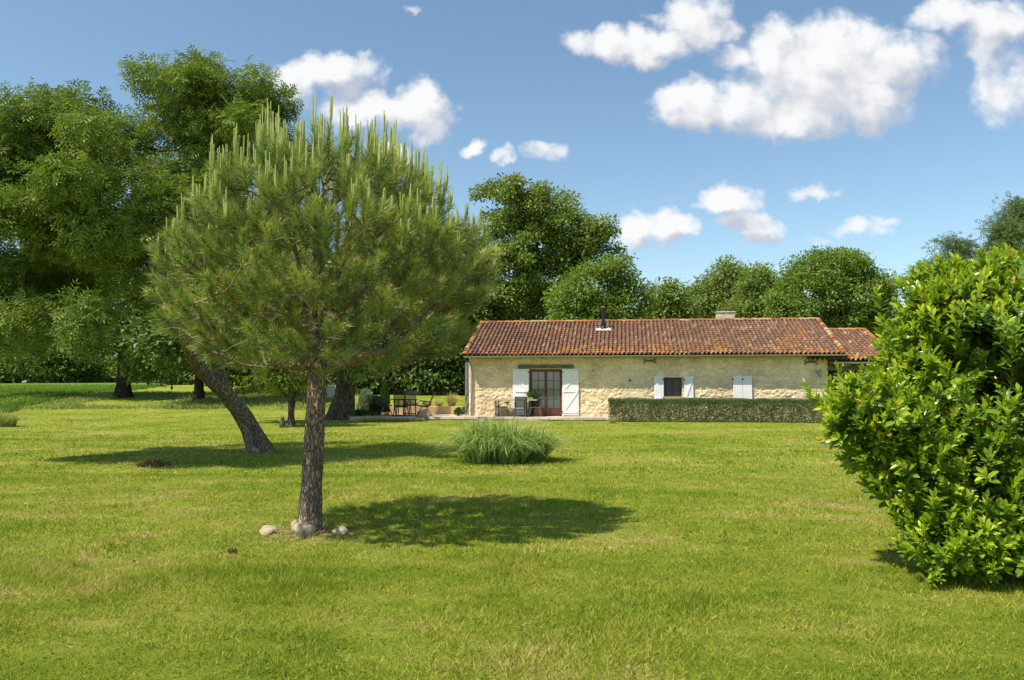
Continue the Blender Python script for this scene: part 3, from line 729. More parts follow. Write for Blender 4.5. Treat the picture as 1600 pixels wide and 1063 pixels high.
u0, z0 = hp(777, 580, -.05); q = MB(); q.tube([(u0, -.02, z0), (u0, -.09, z0)], .045, 12); q.build('wall_vent', m_white, house)
u0, z0 = hp(984, 594.5, -.05); q = MB(); q.tube([(u0, -.02, z0), (u0, -.075, z0)], .05, 14); q.build('pipe_outlet', m_black, house); 
u0, z0 = hp(1279, 583, -.05)   # little metal bird ornament
q = MB()
q.tube([(u0 - .10, -.085, z0 + .16), (u0 - .06, -.085, z0 + .04), (u0, -.085, z0 - .05), (u0 + .05, -.085, z0 - .12), (u0 + .06, -.085, z0 - .18)], [.01, .03, .05, .035, .012], 8)
q.tube([(u0 + .01, -.085, z0), (u0 + .06, -.085, z0 + .10), (u0 + .07, -.085, z0 + .24)], [.03, .025, .006], 8); q.tube([(u0 - .01, -.085, z0), (u0 - .09, -.085, z0 + .02), (u0 - .13, -.085, z0 + .1)], [.03, .02, .006], 8)
o = q.build('wall_ornament', plain('blue_grey_metal', (.27, .31, .36), .5), house, smooth=True); o['label'] = 'small blue-grey bird-like metal ornament'
# faint red lettering line, too worn to read
# timber screen post at the left corner
q = MB()
for i in range(2): q.box(-.24 + .11 * i, -.24 + .11 * i + .09, .30 + .0, .33, PZ - .1, 2.55)
q.bar((-.23, .28, .9), (-.04, .28, 1.5), .04, .04); q.bar((-.23, .28, .35), (-.04, .28, .95), .04, .04); q.box(-.25, -.02, .335, .36, 2.3, 2.38); q.box(-.25, -.02, .335, .36, .5, .58)
sc = q.build('screen_panel', plain('grey_timber', (.22, .23, .25), .8, var=.3, scale=8), house)

# --- lower shed roof at the right end
SU0 = UR - 1.5; SU1 = 18.12; SE = 2.50; SRZ = 4.10; SOV = OV + .02
V, Fc, cl, _ = tile_plane(SU0, SU1, -SOV, SE + .06, RUN, SRZ, seed=21, low_lichen=.8, white=1.0)
sroof = mk('shed_roof', V, Fc, m_tile, house, local=True, attrs={'Col': cl}); sroof['label'] = 'lower tiled roof of the open shed'
b = MB(); cols = []; half_tiles(b, cols, (SU0 + .9, RUN, SRZ + .01), (SU1, RUN, SRZ + .01), 7, seed=9); b.build('ridge_tiles', m_tile, sroof, attrs={'Col': np.array(cols)})
b = MB(); cols = []; half_tiles(b, cols, (SU1 - .04, -SOV - .02, SE + .08), (SU1 - .04, RUN, SRZ + .03), 13, seed=8)
b.build('verge_tiles', m_tile, sroof, attrs={'Col': np.array(cols)})
b = MB(); slab(b, HL + .002, SU1 - .03, -SOV + .04, SE - .03, RUN, SRZ - .09, .04); slab(b, HL + .002, SU1 - .03, RUN + .002, SRZ - .09, HD, SE - .0, .04)
for x in np.arange(HL + .3, SU1, .5): b.bar((x, -SOV + .1, SE - .12), (x, RUN, SRZ - .17), .07, .11)
b.build('rafters', m_lintel, sroof)
b = MB(); b.box(HL + .01, SU1 - .05, -.10, .08, SE - .36, SE - .17); b.box(SU1 - .25, SU1 - .08, -.09, .07, -.05, SE - .365); b.bar((SU1 - .2, 0, 1.6), (SU1 - .9, 0, SE - .37), .1, .1)
b.bar((HL + .02, .2, 1.7), (HL + .75, .2, SE - .2), .1, .1)
b.build('shed_frame', m_lintel, house)
b = MB(); b.box(HL + .9, SU1 - .1, HD - .35, HD - .3, -.05, SE - .05); b.build('shed_rear_wall', plain('dark_boards', (.055, .040, .028), .9, var=.4), house)
b = MB(); gutter(b, UR - .45, SU1 + .02, -SOV - .06, SE - .03); b.build('shed_gutter', m_zinc, house)

# ---------------------------------------------------------------- terrace
m_ter = attr_mat('terrace_stone', .9, 14, .6, .02, .2)
g = np.random.default_rng(3); b = MB(); cols = []
def put(c, n_=8): cols.extend([c] * n_)
PX0 = -7.1
def terr(x, y0=0): return x
x = PX0
while x < 4.25:                                                   # kerb stones along the front edge (follow the house line)
    w_ = g.uniform(.28, .75); x1 = min(x + w_, 4.3)
    def fr(xx): return 34.75 - (xx + 1.9) * .139 if xx > -1.9 else 34.75 - (xx + 1.9) * .02
    for (zb, zt, off) in ((-.08, .045, g.uniform(-.02, .02)), (.052, PZ, g.uniform(-.035, .0))):
        a, c = fr(x), fr(x1); d_ = off
        b.add([(x + .006, a + d_, zb), (x1 - .006, c + d_, zb), (x1 - .006, c + .42, zb), (x + .006, a + .42, zb),
               (x + .006, a + d_ + .008, zt), (x1 - .006, c + d_ + .008, zt), (x1 - .006, c + .42, zt + .002), (x + .006, a + .42, zt + .002)],
              [(3, 2, 1, 0), (4, 5, 6, 7), (0, 1, 5, 4), (1, 2, 6, 5), (2, 3, 7, 6), (3, 0, 4, 7)])
        k = g.uniform(.7, 1.1); put(np.array([.60, .52, .40]) * k if g.uniform() < .8 else np.array([.30, .26, .2]) * k)
    x = x1
kerb = b.build('terrace_edge', m_ter, None, attrs={'Col': np.array(cols)}); tag(kerb, 'pale stone edging of the terrace in front of the house', None, kind='structure')
b = MB(); b.add([(PX0, 35.1, PZ - .004), (-1.9, 34.95, PZ - .004), (4.3, 34.1, PZ - .004), (4.6, 35.8, PZ - .004), (-1.9, 36.6, PZ - .004), (-1.9, 38.4, PZ - .004), (PX0, 38.4, PZ - .004)], [tuple(range(7))])
tag(b.build('terrace', plain('terrace_gravel', (.58, .49, .37), .95, spec=.1, var=.3, scale=4, bmp=.5), None), 'pale paved terrace in front of the house', None, kind='structure')
# rendered retaining wall of the raised bed behind the terrace
m_rend, n = mat('ochre_render'); tc = n('ShaderNodeTexCoord').outputs['Object']
mp = n('ShaderNodeMapping', {'Vector': tc, 'Scale': (7, 1, .6)}).outputs[0]
zn = n('ShaderNodeTexNoise', {'Vector': mp, 'Scale': 1.2, 'Detail': 5.0}).outputs[0]
c = ramp(n, zn, [(.36, (.60, .42, .22)), (.56, (.58, .39, .20)), (.68, (.36, .20, .09))])
out(m_rend, n, n('ShaderNodeBsdfPrincipled', {'Base Color': c, 'Roughness': .9}).outputs[0])
b = MB(); b.box(-6.9, -2.5, 37.6, 37.8, -.1, .52); b.box(-7.05, -6.85, 36.1, 37.8, -.1, .34); b.box(-2.5, -2.32, 37.3, 37.8, -.1, .52)
rw = b.build('retaining_wall', m_rend, None, bevel=.015); tag(rw, 'low ochre rendered wall behind the terrace chairs with rust streaks', 'garden wall')
b = MB(); b.add([(-6.9, 37.8, .47), (-2.3, 37.8, .47), (-2.3, 39.6, .47), (-6.9, 39.6, .47), (-6.9, 37.8, -.1), (-2.3, 37.8, -.1), (-2.3, 39.6, -.1), (-6.9, 39.6, -.1)], [(0, 1, 2, 3), (0, 4, 5, 1), (1, 5, 6, 2), (2, 6, 7, 3), (3, 7, 4, 0)])
tag(b.build('flower_bed', MATS['lawn'], None), 'raised bed soil and turf behind the ochre wall', None, kind='structure')

g = np.random.default_rng(51); n_ = 60000; y = 41 + g.uniform(0, 1, n_) ** 1.5 * 60; x = -26.5 - np.maximum(0, y - 48) * .33 + .6 * np.sin(y * .8) - g.uniform(0, 1, n_) ** 1.3 * y * .6
V, Fc = stamp(BLADE_T, BLADE_F, np.c_[x, y, hgt(x, y)], nrm(np.c_[g.normal(0, .35, n_), g.normal(0, .35, n_), np.ones(n_)]), nrm(g.normal(0, 1, (n_, 3))), g.uniform(.18, .34, n_), .05)
tag(mk('field_crop', V, Fc, leaf_mat('crop_blades', (.080, .170, .016), (.19, .28, .04), .6, .35, 1.2, .1), attrs={'var': np.repeat(g.uniform(0, 1, n_) * .5 + .5 * fbm(np.c_[x * .3, y], .5, 3, 8), 5)}), 'young green crop standing in the field at the far left', None, kind='stuff')
# broad-leaved weeds in the lawn
g = np.random.default_rng(50); n_ = 14000; y = np.sqrt(g.uniform(3.5 ** 2, 16 ** 2, n_)); x = g.uniform(-1, 1, n_) * (y * .7 + .5)
k_ = vnoise(np.c_[x, y], 1.6, 61) * .6 + vnoise(np.c_[x, y], 6, 62) * .4 > .60; x, y = x[k_], y[k_]; n_ = len(x)
V, Fc = stamp(LEAF_T, LEAF_F, np.c_[x, y, hgt(x, y) + g.uniform(.015, .045, n_)], nrm(g.normal(0, 1, (n_, 3)) * [1, 1, .35]), nrm(g.normal(0, .35, (n_, 3)) + [0, 0, 1]), g.uniform(.018, .045, n_), g.uniform(.012, .024, n_))
tag(mk('lawn_weeds', V, Fc, leaf_mat('weed_leaves', (.075, .155, .020), (.15, .26, .04), .5, .3, 1.2, .1), attrs={'var': np.repeat(g.uniform(0, 1, n_), 4)}), 'small broad-leaved weeds scattered through the lawn', None, kind='stuff')

# ================================================================== TREES
m_pbark = bark_mat('pine_bark', (.31, .245, .19), (.37, .21, .13), (.11, .085, .066), sc=24, zs=.34)
m_pbough = bark_mat('pine_bough', (.27, .195, .125), (.22, .145, .085), (.12, .085, .06), sc=30, zs=.4, bst=.4)
m_bark = bark_mat('tree_bark', (.105, .085, .060), (.15, .105, .055), (.035, .028, .022), sc=9, zs=.25)
m_lichbark = bark_mat('lichen_bark', (.25, .20, .13), (.38, .24, .08), (.08, .06, .04), sc=20, zs=.35)
m_darkbark = plain('dark_bark', (.060, .048, .036), .95, spec=.1, var=.5, scale=6, bmp=.4)
m_need = leaf_mat('pine_needles', (.095, .160, .034), (.450, .505, .125), .40, .22, 1.3, .5)
m_cand = leaf_mat('pine_candles', (.40, .45, .11), (.58, .61, .21), .6, .2, 1.1, .3)
m_pollen = plain('pollen_cones', (.42, .175, .07), .8, var=.35)

def part_tree(root, trunkpts, k=18, tmat=m_bark, rough=.08, flare=.35, seed=1, bumps=9., ridges=0.):
    P = catmull(trunkpts, 8); V, Fc = loft(P, k, rough, seed, flare, bumps, ridges)
    return mk('trunk', V, Fc, tmat, root, smooth=True), P

# ---------------------------------------------------------------- umbrella pine near the camera
base = G(483, 832); Yp = base[1]
pine = empty('pine_tree', base, 0, 'young umbrella pine with pale candle shoots standing alone on the near lawn', 'tree')
tp = []
for (px, py, r) in ((483, 845, .145), (484, 815, .122), (488, 740, .108), (492, 660, .102), (496, 600, .098), (497, 560, .095), (493, 528, .098), (487, 500, .075), (480, 470, .055)):
    tp.append((*W(px, py, Yp), r))
tp = np.array(tp)
Pp = catmull(tp, 14); V, Fc = loft(Pp, 40, .13, 5, .28, 17., .03); mk('trunk', V, Fc, m_pbark, pine, smooth=True)
rg = np.random.default_rng(11)
cc = np.array([W(500, 400, Yp)[0], Yp, 2.92])
# shoot positions: an open dome, dense toward the outside
def pine_sil(x, z):
    # half-widths of the crown outline by height, from the photograph's outline in metres round the trunk
    zt = np.array([1.72, 1.95, 2.2, 2.6, 3.0, 3.3, 3.7, 4.05, 4.35, 4.5])
    xl = np.array([.9, 1.50, 1.72, 1.76, 1.74, 1.60, 1.25, .88, .42, .1])
    xr = np.array([.9, 1.45, 1.80, 1.96, 1.96, 1.82, 1.48, 1.08, .52, .1])
    return np.interp(z, zt, xl), np.interp(z, zt, xr)
T = []; KC = []
while len(KC) < 4000:
    p = np.array([rg.uniform(-2, 2), rg.uniform(-1.95, 1.95), rg.uniform(1.75, 4.2)])
    l, r_ = pine_sil(p[0], p[2]); hw = (l if p[0] < 0 else r_); q = sqrt((p[0] / hw) ** 2 + (p[1] / (.95 * (l + r_) / 2)) ** 2)
    if q > .97: continue
    KC.append((*p, q))
KC = np.array(KC); kk_ = []
for i in range(len(KC)):
    if all(np.sum((KC[i, :3] - KC[j, :3]) ** 2 * [1, 1, .7]) > .34 ** 2 for j in kk_): kk_.append(i)
KC = KC[kk_]
tries = 0
while len(T) < 2600 and tries < 60000:
    tries += 1; kc = KC[rg.integers(len(KC))]; p_off = nrm(rg.normal(0, 1, 3)) * rg.uniform(.3, 1) * np.array([.20, .20, .15])
    p = kc[:3] + p_off
    l, r_ = pine_sil(p[0], p[2]); hw = l if p[0] < 0 else r_
    q = sqrt((p[0] / hw) ** 2 + (p[1] / (.95 * (l + r_) / 2)) ** 2)
    if q > 1: continue
    ztop = np.interp(q, [0, .3, .6, .85, 1.0], [4.25, 4.1, 3.75, 3.3, 2.8])
    depth = min((1 - q) * 1.9, (4.45 - p[2]) * .9)
    if depth > .7 and rg.uniform() < .60: continue
    if p[2] < 2.45 and rg.uniform() < .55: continue
    if abs(p[0] - .05) < .55 and p[1] < .35 and 1.9 < p[2] < 3.0 and rg.uniform() < .62: continue
    T.append((p[0] + cc[0], p[1] + cc[1], p[2]))
T = np.array(T)
# thin out shoots that sit too close together
keep = []
for i, t in enumerate(T):
    if all(np.sum((t - T[j]) ** 2) > .118 ** 2 for j in keep): keep.append(i)
T = T[keep]; nT = len(T)
# two long low limbs seen in the photograph
limbR = np.array([W(497, 583, Yp), W(560, 560, Yp - .1), W(610, 545, Yp - .2), W(660, 508, Yp - .35), W(705, 462, Yp - .5)])
limbL = np.array([W(495, 575, Yp), W(440, 575, Yp - .1), W(380, 570, Yp - .3), W(320, 545, Yp - .5)])
q = MB(); q.tube(catmull(limbR, 6), np.linspace(.052, .022, 25), 10); q.tube(catmull(limbL, 6), np.linspace(.022, .010, 19), 8)
Aq = np.array(q.V[0]); 
mk('bough', np.concatenate(q.V), [np.array(f) for f in q.F.values()], m_pbough, pine, smooth=True)
fan = [[(492, 520), (470, 480), (440, 440), (405, 395)], [(490, 505), (478, 450), (462, 395), (455, 340)], [(494, 515), (515, 460), (540, 400), (548, 350)], [(496, 525), (540, 480), (585, 430), (615, 380)], [(492, 535), (450, 500), (395, 465), (345, 430)], [(490, 490), (497, 420), (500, 350), (505, 290)]]
fan_pts = []
for i_, f_ in enumerate(fan):
    c_ = catmull([W(a_, b_, Yp - .10 * j_ * (1 if i_ % 2 else .5)) for j_, (a_, b_) in enumerate(f_)], 6); r_ = np.linspace(.044, .014, len(c_)); q = MB(); q.tube(c_, r_, 8); q.build('bough', m_pbough, pine, local=False, smooth=True); fan_pts.append(np.c_[c_, r_ * .8])
tr2 = np.concatenate([Pp] + fan_pts + [ np.c_[catmull(limbR, 6), np.linspace(.045, .022, 25)], np.c_[catmull(limbL, 6), np.linspace(.018, .010, 19)]])
rootP = Pp[-1, :3]
# targets feed a branching skeleton that starts near the trunk's fork
tr2o = np.concatenate([tr2[len(Pp):], Pp]) 
# bare dead twigs under the crown
DT = []
while len(DT) < 90:
    a_ = rg.uniform(0, 2 * pi); r2 = rg.uniform(.35, 1.5); DT.append((cc[0] + cos(a_) * r2, cc[1] + sin(a_) * r2, rg.uniform(1.8, 2.25) + .15 * r2))
A, B, ra, rb, td = skeleton(tr2o, np.r_[T - np.array([0, 0, .12]), np.array(DT)], step=.16, alpha=.38, start=0, wob=.22, curve=.32, seed=4, tip_r=.0040, pw=.46, upturn=.2)
k_ = A[:, 2] > 1.62; A, B, ra, rb = A[k_], B[k_], ra[k_], rb[k_]
V, Fc = tubes(A, B, np.minimum(ra, .05), np.minimum(rb, .05), 6); mk('boughs', V, Fc, m_pbough, pine, smooth=True)
outw = T - (cc + np.array([0, 0, -.55])); outw = nrm(outw)
ax = nrm(outw * .75 + np.array([0, 0, .60]) + rg.normal(0, .16, (nT, 3)) + td[:nT] * .25)
SLn = rg.uniform(.20, .36, nT)
NN = 175
t_ = rg.uniform(0, 1, (nT, NN)) ** .8; ang = rg.normal(.80, .22, (nT, NN)) * (1.15 - .45 * t_); az = rg.uniform(0, 2 * pi, (nT, NN))
e1_ = nrm(np.cross(ax, [[.3, .2, 1.]])); e2_ = np.cross(ax, e1_)
st = T[:, None] - ax[:, None] * (SLn[:, None] * (1 - t_) - .02)[..., None]
rad = e1_[:, None] * np.cos(az)[..., None] + e2_[:, None] * np.sin(az)[..., None]
dn = ax[:, None] * np.cos(ang)[..., None] + rad * np.sin(ang)[..., None]
st = st.reshape(-1, 3); dn = dn.reshape(-1, 3)
V, Fc = stamp(NEED_T, NEED_F, st, dn + rg.normal(0, .06, dn.shape), nrm(rg.normal(0, 1, dn.shape)), rg.uniform(.10, .155, len(st)), .0054)
var = np.repeat(np.clip(np.repeat(rg.uniform(-.1, .45, nT), NN) + t_.ravel() * .5 + rg.normal(0, .17, len(st)), 0, 1), 3)  # needle colour darkens towards the shoot base, painting shade between tufts
mk('crown', V, Fc, m_need, pine, attrs={'var': var})
# pale upright candles on the upper shoots; brown pollen cones lower down
outr = np.linalg.norm((T - cc)[:, :2], axis=1)
CV = []; CB = []; CR = []; PVl = []
fz_ = []; fd_ = []
for i in range(nT):
    h = T[i, 2]; l, r_ = pine_sil(0, h); qd = outr[i] / l
    top = h > np.interp(min(qd, 1), [0, .5, .8, 1.0], [4.0, 3.65, 3.2, 2.75])
    cl_on = vnoise([T[i]], 2.2, 77)[0]
    pc = (.95 if h > 3.7 else .80 * (cl_on > .35)) if top else (.30 * (cl_on > .60) if h > 2.7 else .03)
    if rg.uniform() < pc:
        kk = rg.integers(3, 6) if top else rg.integers(1, 4)
        Lm = np.interp(h, [2.6, 3.2, 3.8, 4.3], [.08, .18, .30, .35])
        for c_ in range(kk):
            a0 = rg.uniform(0, 2 * pi); rr = rg.uniform(.01, .035) if c_ else 0.0
            L = Lm * rg.uniform(.55, 1.08) * (1 if c_ else 1.12)
            p0 = T[i] + ax[i] * .0; d0 = nrm(ax[i] * .30 + np.array([cos(a0) * rr * 9, sin(a0) * rr * 9, 1.0]))
            p1 = p0 + d0 * L * .4; p2 = p1 + nrm(d0 * .35 + np.array([0, 0, 1.])) * L * .6
            CV += [p0, p1]; CB += [p1, p2]; CR += [(.0080, .0078), (.0078, .0052)]
            for s in range(16):
                u = rg.uniform(0.05, 1); pp = p0 + (p1 - p0) * min(1, u / .4) + (p2 - p1) * max(0, (u - .4) / .6)
                a1 = rg.uniform(0, 2 * pi); fz_.append(pp); fd_.append((cos(a1) * .8, sin(a1) * .8, 1.3))
    elif rg.uniform() < (.62 if h < 3.4 else .25):
        for c_ in range(rg.integers(1, 3)):
            p0 = T[i] + ax[i] * .015 + rg.normal(0, .012, 3); L = rg.uniform(.034, .060)
            PVl.append(MB().tube([p0, p0 + ax[i] * L * .3, p0 + ax[i] * L * .8, p0 + ax[i] * L], [.007, .0130, .011, .004], 6))
CVa = np.array(CV); nC = len(CVa) // 2; score = -CVa[::2, 1] * .6 + CVa[::2, 2]; pick = set(np.argsort(-score)[:100].tolist())
CR = np.array(CR); V, Fc = tubes(np.array(CV), np.array(CB), CR[:, 0], CR[:, 1], 5)
V2, F2 = stamp(NEED_T, NEED_F, np.array(fz_), np.array(fd_), nrm(rg.normal(0, 1, (len(fz_), 3))), .020, .0050)
var = np.concatenate([np.repeat(rg.uniform(.2, 1, len(CV) // 2), 20), np.repeat(rg.uniform(0, .8, len(fz_)), 3)])
V = V.reshape(nC, 20, 3); Fq = Fc[:10]; V2 = V2.reshape(nC, 48, 3); Ft = F2[:16]; v1 = var[:nC * 20].reshape(nC, 20); v2 = var[nC * 20:].reshape(nC, 48)
for c_ in sorted(pick):
    mk('candle_shoot', np.concatenate([V[c_], V2[c_]]), [Fq, Ft + 20], m_cand, pine, attrs={'var': np.r_[v1[c_], v2[c_]]})
rest = np.array([c_ for c_ in range(nC) if c_ not in pick]); nr_ = len(rest); o_ = (np.arange(nr_) * 68)[:, None, None]
o = mk('candle_shoots', np.concatenate([V[rest], V2[rest]], 1).reshape(-1, 3), [(Fq[None] + o_).reshape(-1, 4), (Ft[None] + 20 + o_).reshape(-1, 3)], m_cand, pine, attrs={'var': np.concatenate([v1[rest], v2[rest]], 1).ravel()}); o['kind'] = 'stuff'
PVl.sort(key=lambda q_: q_.V[0][0][1])
for q_ in PVl[:100]: q_.build('pollen_cone', m_pollen, pine, local=False, smooth=True)
PV = MB()
for q_ in PVl[100:]:
    for V_ in q_.V:
        Fs_ = [tuple(f) for fl in q_.F.values() for f in fl]; PV.add(V_, Fs_)
o = PV.build('pollen_cones', m_pollen, pine, local=False, smooth=True); o['kind'] = 'stuff'

# ---------------------------------------------------------------- broadleaf trees
def tree(name, label, base, trunk, lobes, mleaf, ncl, nper, leaf, style='leaf', rc=.5, mbark=m_bark, seed=1, gap=.30, gsc=.55, shell=.55,
         droop=.25, hier=0, hr=.6, tip_r=.012, cat='tree', group=None, step=.6, bstart=None, flat=.7, k=14, alpha=.25, upb=.7, twig=True, flare=.35, edgevar=.35, pw=.45):
    """trunk: [(x,y,z,r)..] world; lobes: [(x,y,z,rx,ry,rz)..] world"""
    g = np.random.default_rng(seed); root = empty(name, base, 0, label, cat, group)
    trunk = np.array(trunk, float); t_o, P = part_tree(root, trunk, k, mbark, .10, flare, seed)
    L = np.array(lobes, float); vol = (L[:, 3] * L[:, 4] * L[:, 5]) ** .67; pr = vol / vol.sum()
    C = np.zeros((0, 3)); N = np.zeros((0, 3))
    while len(C) < ncl:
        w_ = g.choice(len(L), ncl * 2, p=pr); d = nrm(g.normal(0, 1, (ncl * 2, 3)))
        r = (shell + (1 - shell) * g.uniform(0, 1, ncl * 2)) ** 1.0
        r = r * (1 + edgevar * (vnoise(d * 2.1 + w_[:, None] * 7.3, 1, seed) - .5) * 2 * .6)
        c = L[w_, :3] + d * r[:, None] * L[w_, 3:]
        ok = vnoise(c, gsc, seed + 3) > gap
        C = np.r_[C, c[ok]]; N = np.r_[N, (d / L[w_, 3:] * L[w_, 3:].mean(1, keepdims=True))[ok]]
    C = C[:ncl]; N = nrm(N[:ncl])
    if hier:
        m_s = ncl // hier; Cs = C[:m_s]; Ns = N[:m_s]; hs = g.uniform(.6, 1.3, m_s)
        dd = nrm(g.normal(0, 1, (m_s, hier, 3)) + np.array([0, 0, .75]) + Ns[:, None] * .5)
        C = (Cs[:, None] + dd * (g.uniform(.55, 1, (m_s, hier, 1))) * hr * hs[:, None, None] * np.array([1, 1, .62])).reshape(-1, 3)
        N = nrm(dd + Ns[:, None] * .4).reshape(-1, 3); sh_ = g.permutation(len(C)); C = C[sh_]; N = N[sh_]
    ns = min(len(C), 420)
    A, B, ra, rb, td = skeleton(P, C[:ns], step=step, alpha=alpha, start=bstart if bstart is not None else int(len(P) * .45), seed=seed, tip_r=tip_r, pw=pw)
    if twig:
        V, Fc = tubes(A, B, ra, rb, 5); mk('branches', V, Fc, mbark, root, smooth=True)
    cs = g.uniform(.65, 1.25, len(C))[:, None]
    off = g.normal(0, 1, (len(C), nper, 3)); off = off / np.maximum(1, np.linalg.norm(off, axis=2, keepdims=True) / 1.7)
    off = off * rc * cs[:, :, None] * np.array([1, 1, flat])
    pos = (C[:, None] + off).reshape(-1, 3); nn = np.repeat(N, nper, 0); o2 = nrm(off.reshape(-1, 3))
    D = nrm(g.normal(0, .55, pos.shape) + nn * .45 + o2 * .7 + np.array([0, 0, -droop]))
    Nn = nrm(g.normal(0, .45, pos.shape) + np.array([0, 0, upb]) + nn * .45 + o2 * .25)
    cv = np.repeat(g.uniform(0, 1, len(C)), nper) * .55 + g.uniform(0, 1, len(pos)) * .45
    if style == 'comp': TT, TF, ww = COMP_T, COMP_F, 1.0
    else: TT, TF, ww = LEAF_T, LEAF_F, .62
    s_ = leaf * g.uniform(.6, 1.25, len(pos))
    V, Fc = stamp(TT, TF, pos, D, Nn, s_, s_ * ww)
    mk('crown', V, Fc, mleaf, root, attrs={'var': np.repeat(cv, len(TT))}); return root

m_ash = leaf_mat('ash_leaves', (.075, .130, .020), (.260, .335, .060), .5, .22, 1.4, .28, (.42, .42, .07))
m_oak = leaf_mat('oak_leaves', (.110, .170, .026), (.270, .335, .058), .5, .25, 1.3, .4)
m_lime = leaf_mat('lime_leaves', (.105, .175, .020), (.220, .300, .045), .5, .35, 1.4, .4)
m_lgt = leaf_mat('willow_leaves', (.125, .185, .028), (.255, .320, .075), .55, .35, 1.4, .35)
m_dk = leaf_mat('dark_leaves', (.055, .100, .017), (.145, .205, .038), .5, .25, 1.3, .4)
m_grey = leaf_mat('grey_green_leaves', (.095, .155, .040), (.200, .270, .080), .55, .25, 1.2, .4)
m_yel = leaf_mat('fruit_leaves', (.100, .170, .018), (.230, .300, .040), .5, .45, 1.5, .4)

def lob(px, py, rx, ry, Y, ryd=None):
    """a crown lobe from picture radii at depth Y"""
    c = W(px, py, Y); s = Y / F; return (c[0], Y, c[2], rx * s, (ryd if ryd else rx * s), ry * s)

# the big leaning ash on the left, its foliage over the lawn
b0 = G(405, 707); Y0 = b0[1]
tk = [(*W(408, 716, Y0), .33), (*W(400, 690, Y0), .24), (*W(383, 655, Y0 - .1), .20), (*W(355, 618, Y0 - .4), .175), (*W(325, 590, Y0 - .9), .145), (*W(303, 560, Y0 - 1.4), .15), (*W(285, 500, Y0 - 1.9), .17), (*W(270, 430, Y0 - 2.3), .14), (*W(262, 340, Y0 - 2.5), .11), (*W(270, 260, Y0 - 2.5), .07)]
Ym = 15.9
lb = [lob(312, 162, 88, 58, Ym + .8, 2.0), lob(250, 200, 85, 62, Ym - .8, 2.2), lob(390, 150, 36, 34, Ym + .8, 1.2), lob(185, 215, 50, 40, Ym - .8, 1.5), lob(60, 330, 60, 40, Ym - 1.2, 1.8), lob(372, 215, 70, 60, Ym + .3, 1.5), lob(487, 160, 30, 30, Ym + .6, .8), lob(440, 225, 60, 40, Ym + .5, 1.1),
      lob(165, 240, 80, 55, Ym + 1, 2.2), lob(72, 235, 58, 48, Ym, 1.4), lob(74, 170, 14, 16, Ym, .4), lob(20, 250, 50, 50, Ym, 1.2), lob(115, 185, 25, 14, Ym, .5),
      lob(135, 340, 75, 48, Ym + 1.2, 2.2), lob(215, 330, 95, 70, Ym - 1.2, 2.0), lob(40, 285, 50, 22, Ym, 1.), lob(175, 420, 110, 60, Ym - 1.2, 2.1), lob(60, 430, 90, 55, Ym + .8, 2.2), lob(-40, 330, 50, 75, Ym, 1.3),
      lob(330, 330, 90, 90, Ym + .6, 1.6), lob(290, 440, 80, 60, Ym + .6, 1.4), lob(120, 505, 100, 45, Ym - .4, 1.5), lob(20, 500, 70, 50, Ym, 1.4)]
ash = tree('ash_tree', 'tall feathery-leaved tree with a thick leaning forked trunk behind the pine', b0, tk, lb, m_ash, 1800, 25, .235, 'comp', rc=.16, mbark=m_lichbark, seed=21, hier=10, hr=.50,
           gap=.33, gsc=.85, shell=.25, droop=.30, tip_r=.0085, step=.35, bstart=30, k=28, alpha=.2, flare=.25)
q = catmull([(*W(352, 618, Y0 - .4), .15), (*W(341, 575, Y0 - .5), .14), (*W(332, 530, Y0 - .7), .13), (*W(322, 440, Y0 - 1.2), .10), (*W(318, 340, Y0 - 1.7), .06)], 10)
V, Fc = loft(q, 20, .10, 8, 0, 9.); mk('trunk_fork', V, Fc, m_lichbark, ash, smooth=True)

def simple_trunk(x, y, r, h, lean=0.0, z0=None, s=0):
    g = np.random.default_rng(s + 100); z = hgt(x, y).item() - .1 if z0 is None else z0
    return [(x + lean * t * h + g.normal(0, .04 * h) * t * .4, y + g.normal(0, .03 * h) * t * .3, z + h * t, r * (1 - .62 * t) * (1.25 if t == 0 else 1)) for t in (0, .12, .35, .6, .8, 1.0)]
def at(px, Y): x = W(px, 600, Y)[0]; return np.array([x, Y, hgt(x, Y).item()])

# far tree with its trunk seen under the hanging crown
p = at(193, 50)
tree('field_tree', 'dark spreading tree with a short thick trunk at the edge of the crop field', p, simple_trunk(p[0], p[1], .42, 7.5, s=1),
     [lob(190, 470, 95, 75, 50), lob(110, 500, 85, 75, 49), lob(40, 470, 75, 80, 50), lob(270, 500, 60, 75, 50), lob(230, 560, 50, 30, 49, 3), lob(95, 565, 55, 28, 48, 2.5), lob(150, 400, 110, 70, 51), lob(20, 560, 45, 30, 49, 2.5)],
     m_ash, 1100, 30, .30, rc=.50, hier=9, hr=1.2, seed=3, gap=.30, gsc=.28, shell=.3, tip_r=.03, mbark=m_darkbark, bstart=18)
p = at(311, 47)
tree('field_tree', 'dark tree whose slim trunk stands just behind the leaning trunk', p, simple_trunk(p[0], p[1], .30, 6, s=2),
     [lob(330, 500, 80, 75, 47), lob(390, 520, 60, 60, 47), lob(290, 530, 50, 40, 46, 2.5)], m_dk, 330, 42, .34, rc=.85, seed=4, gap=.30, gsc=.3, shell=.3, tip_r=.03, mbark=m_darkbark, bstart=18)

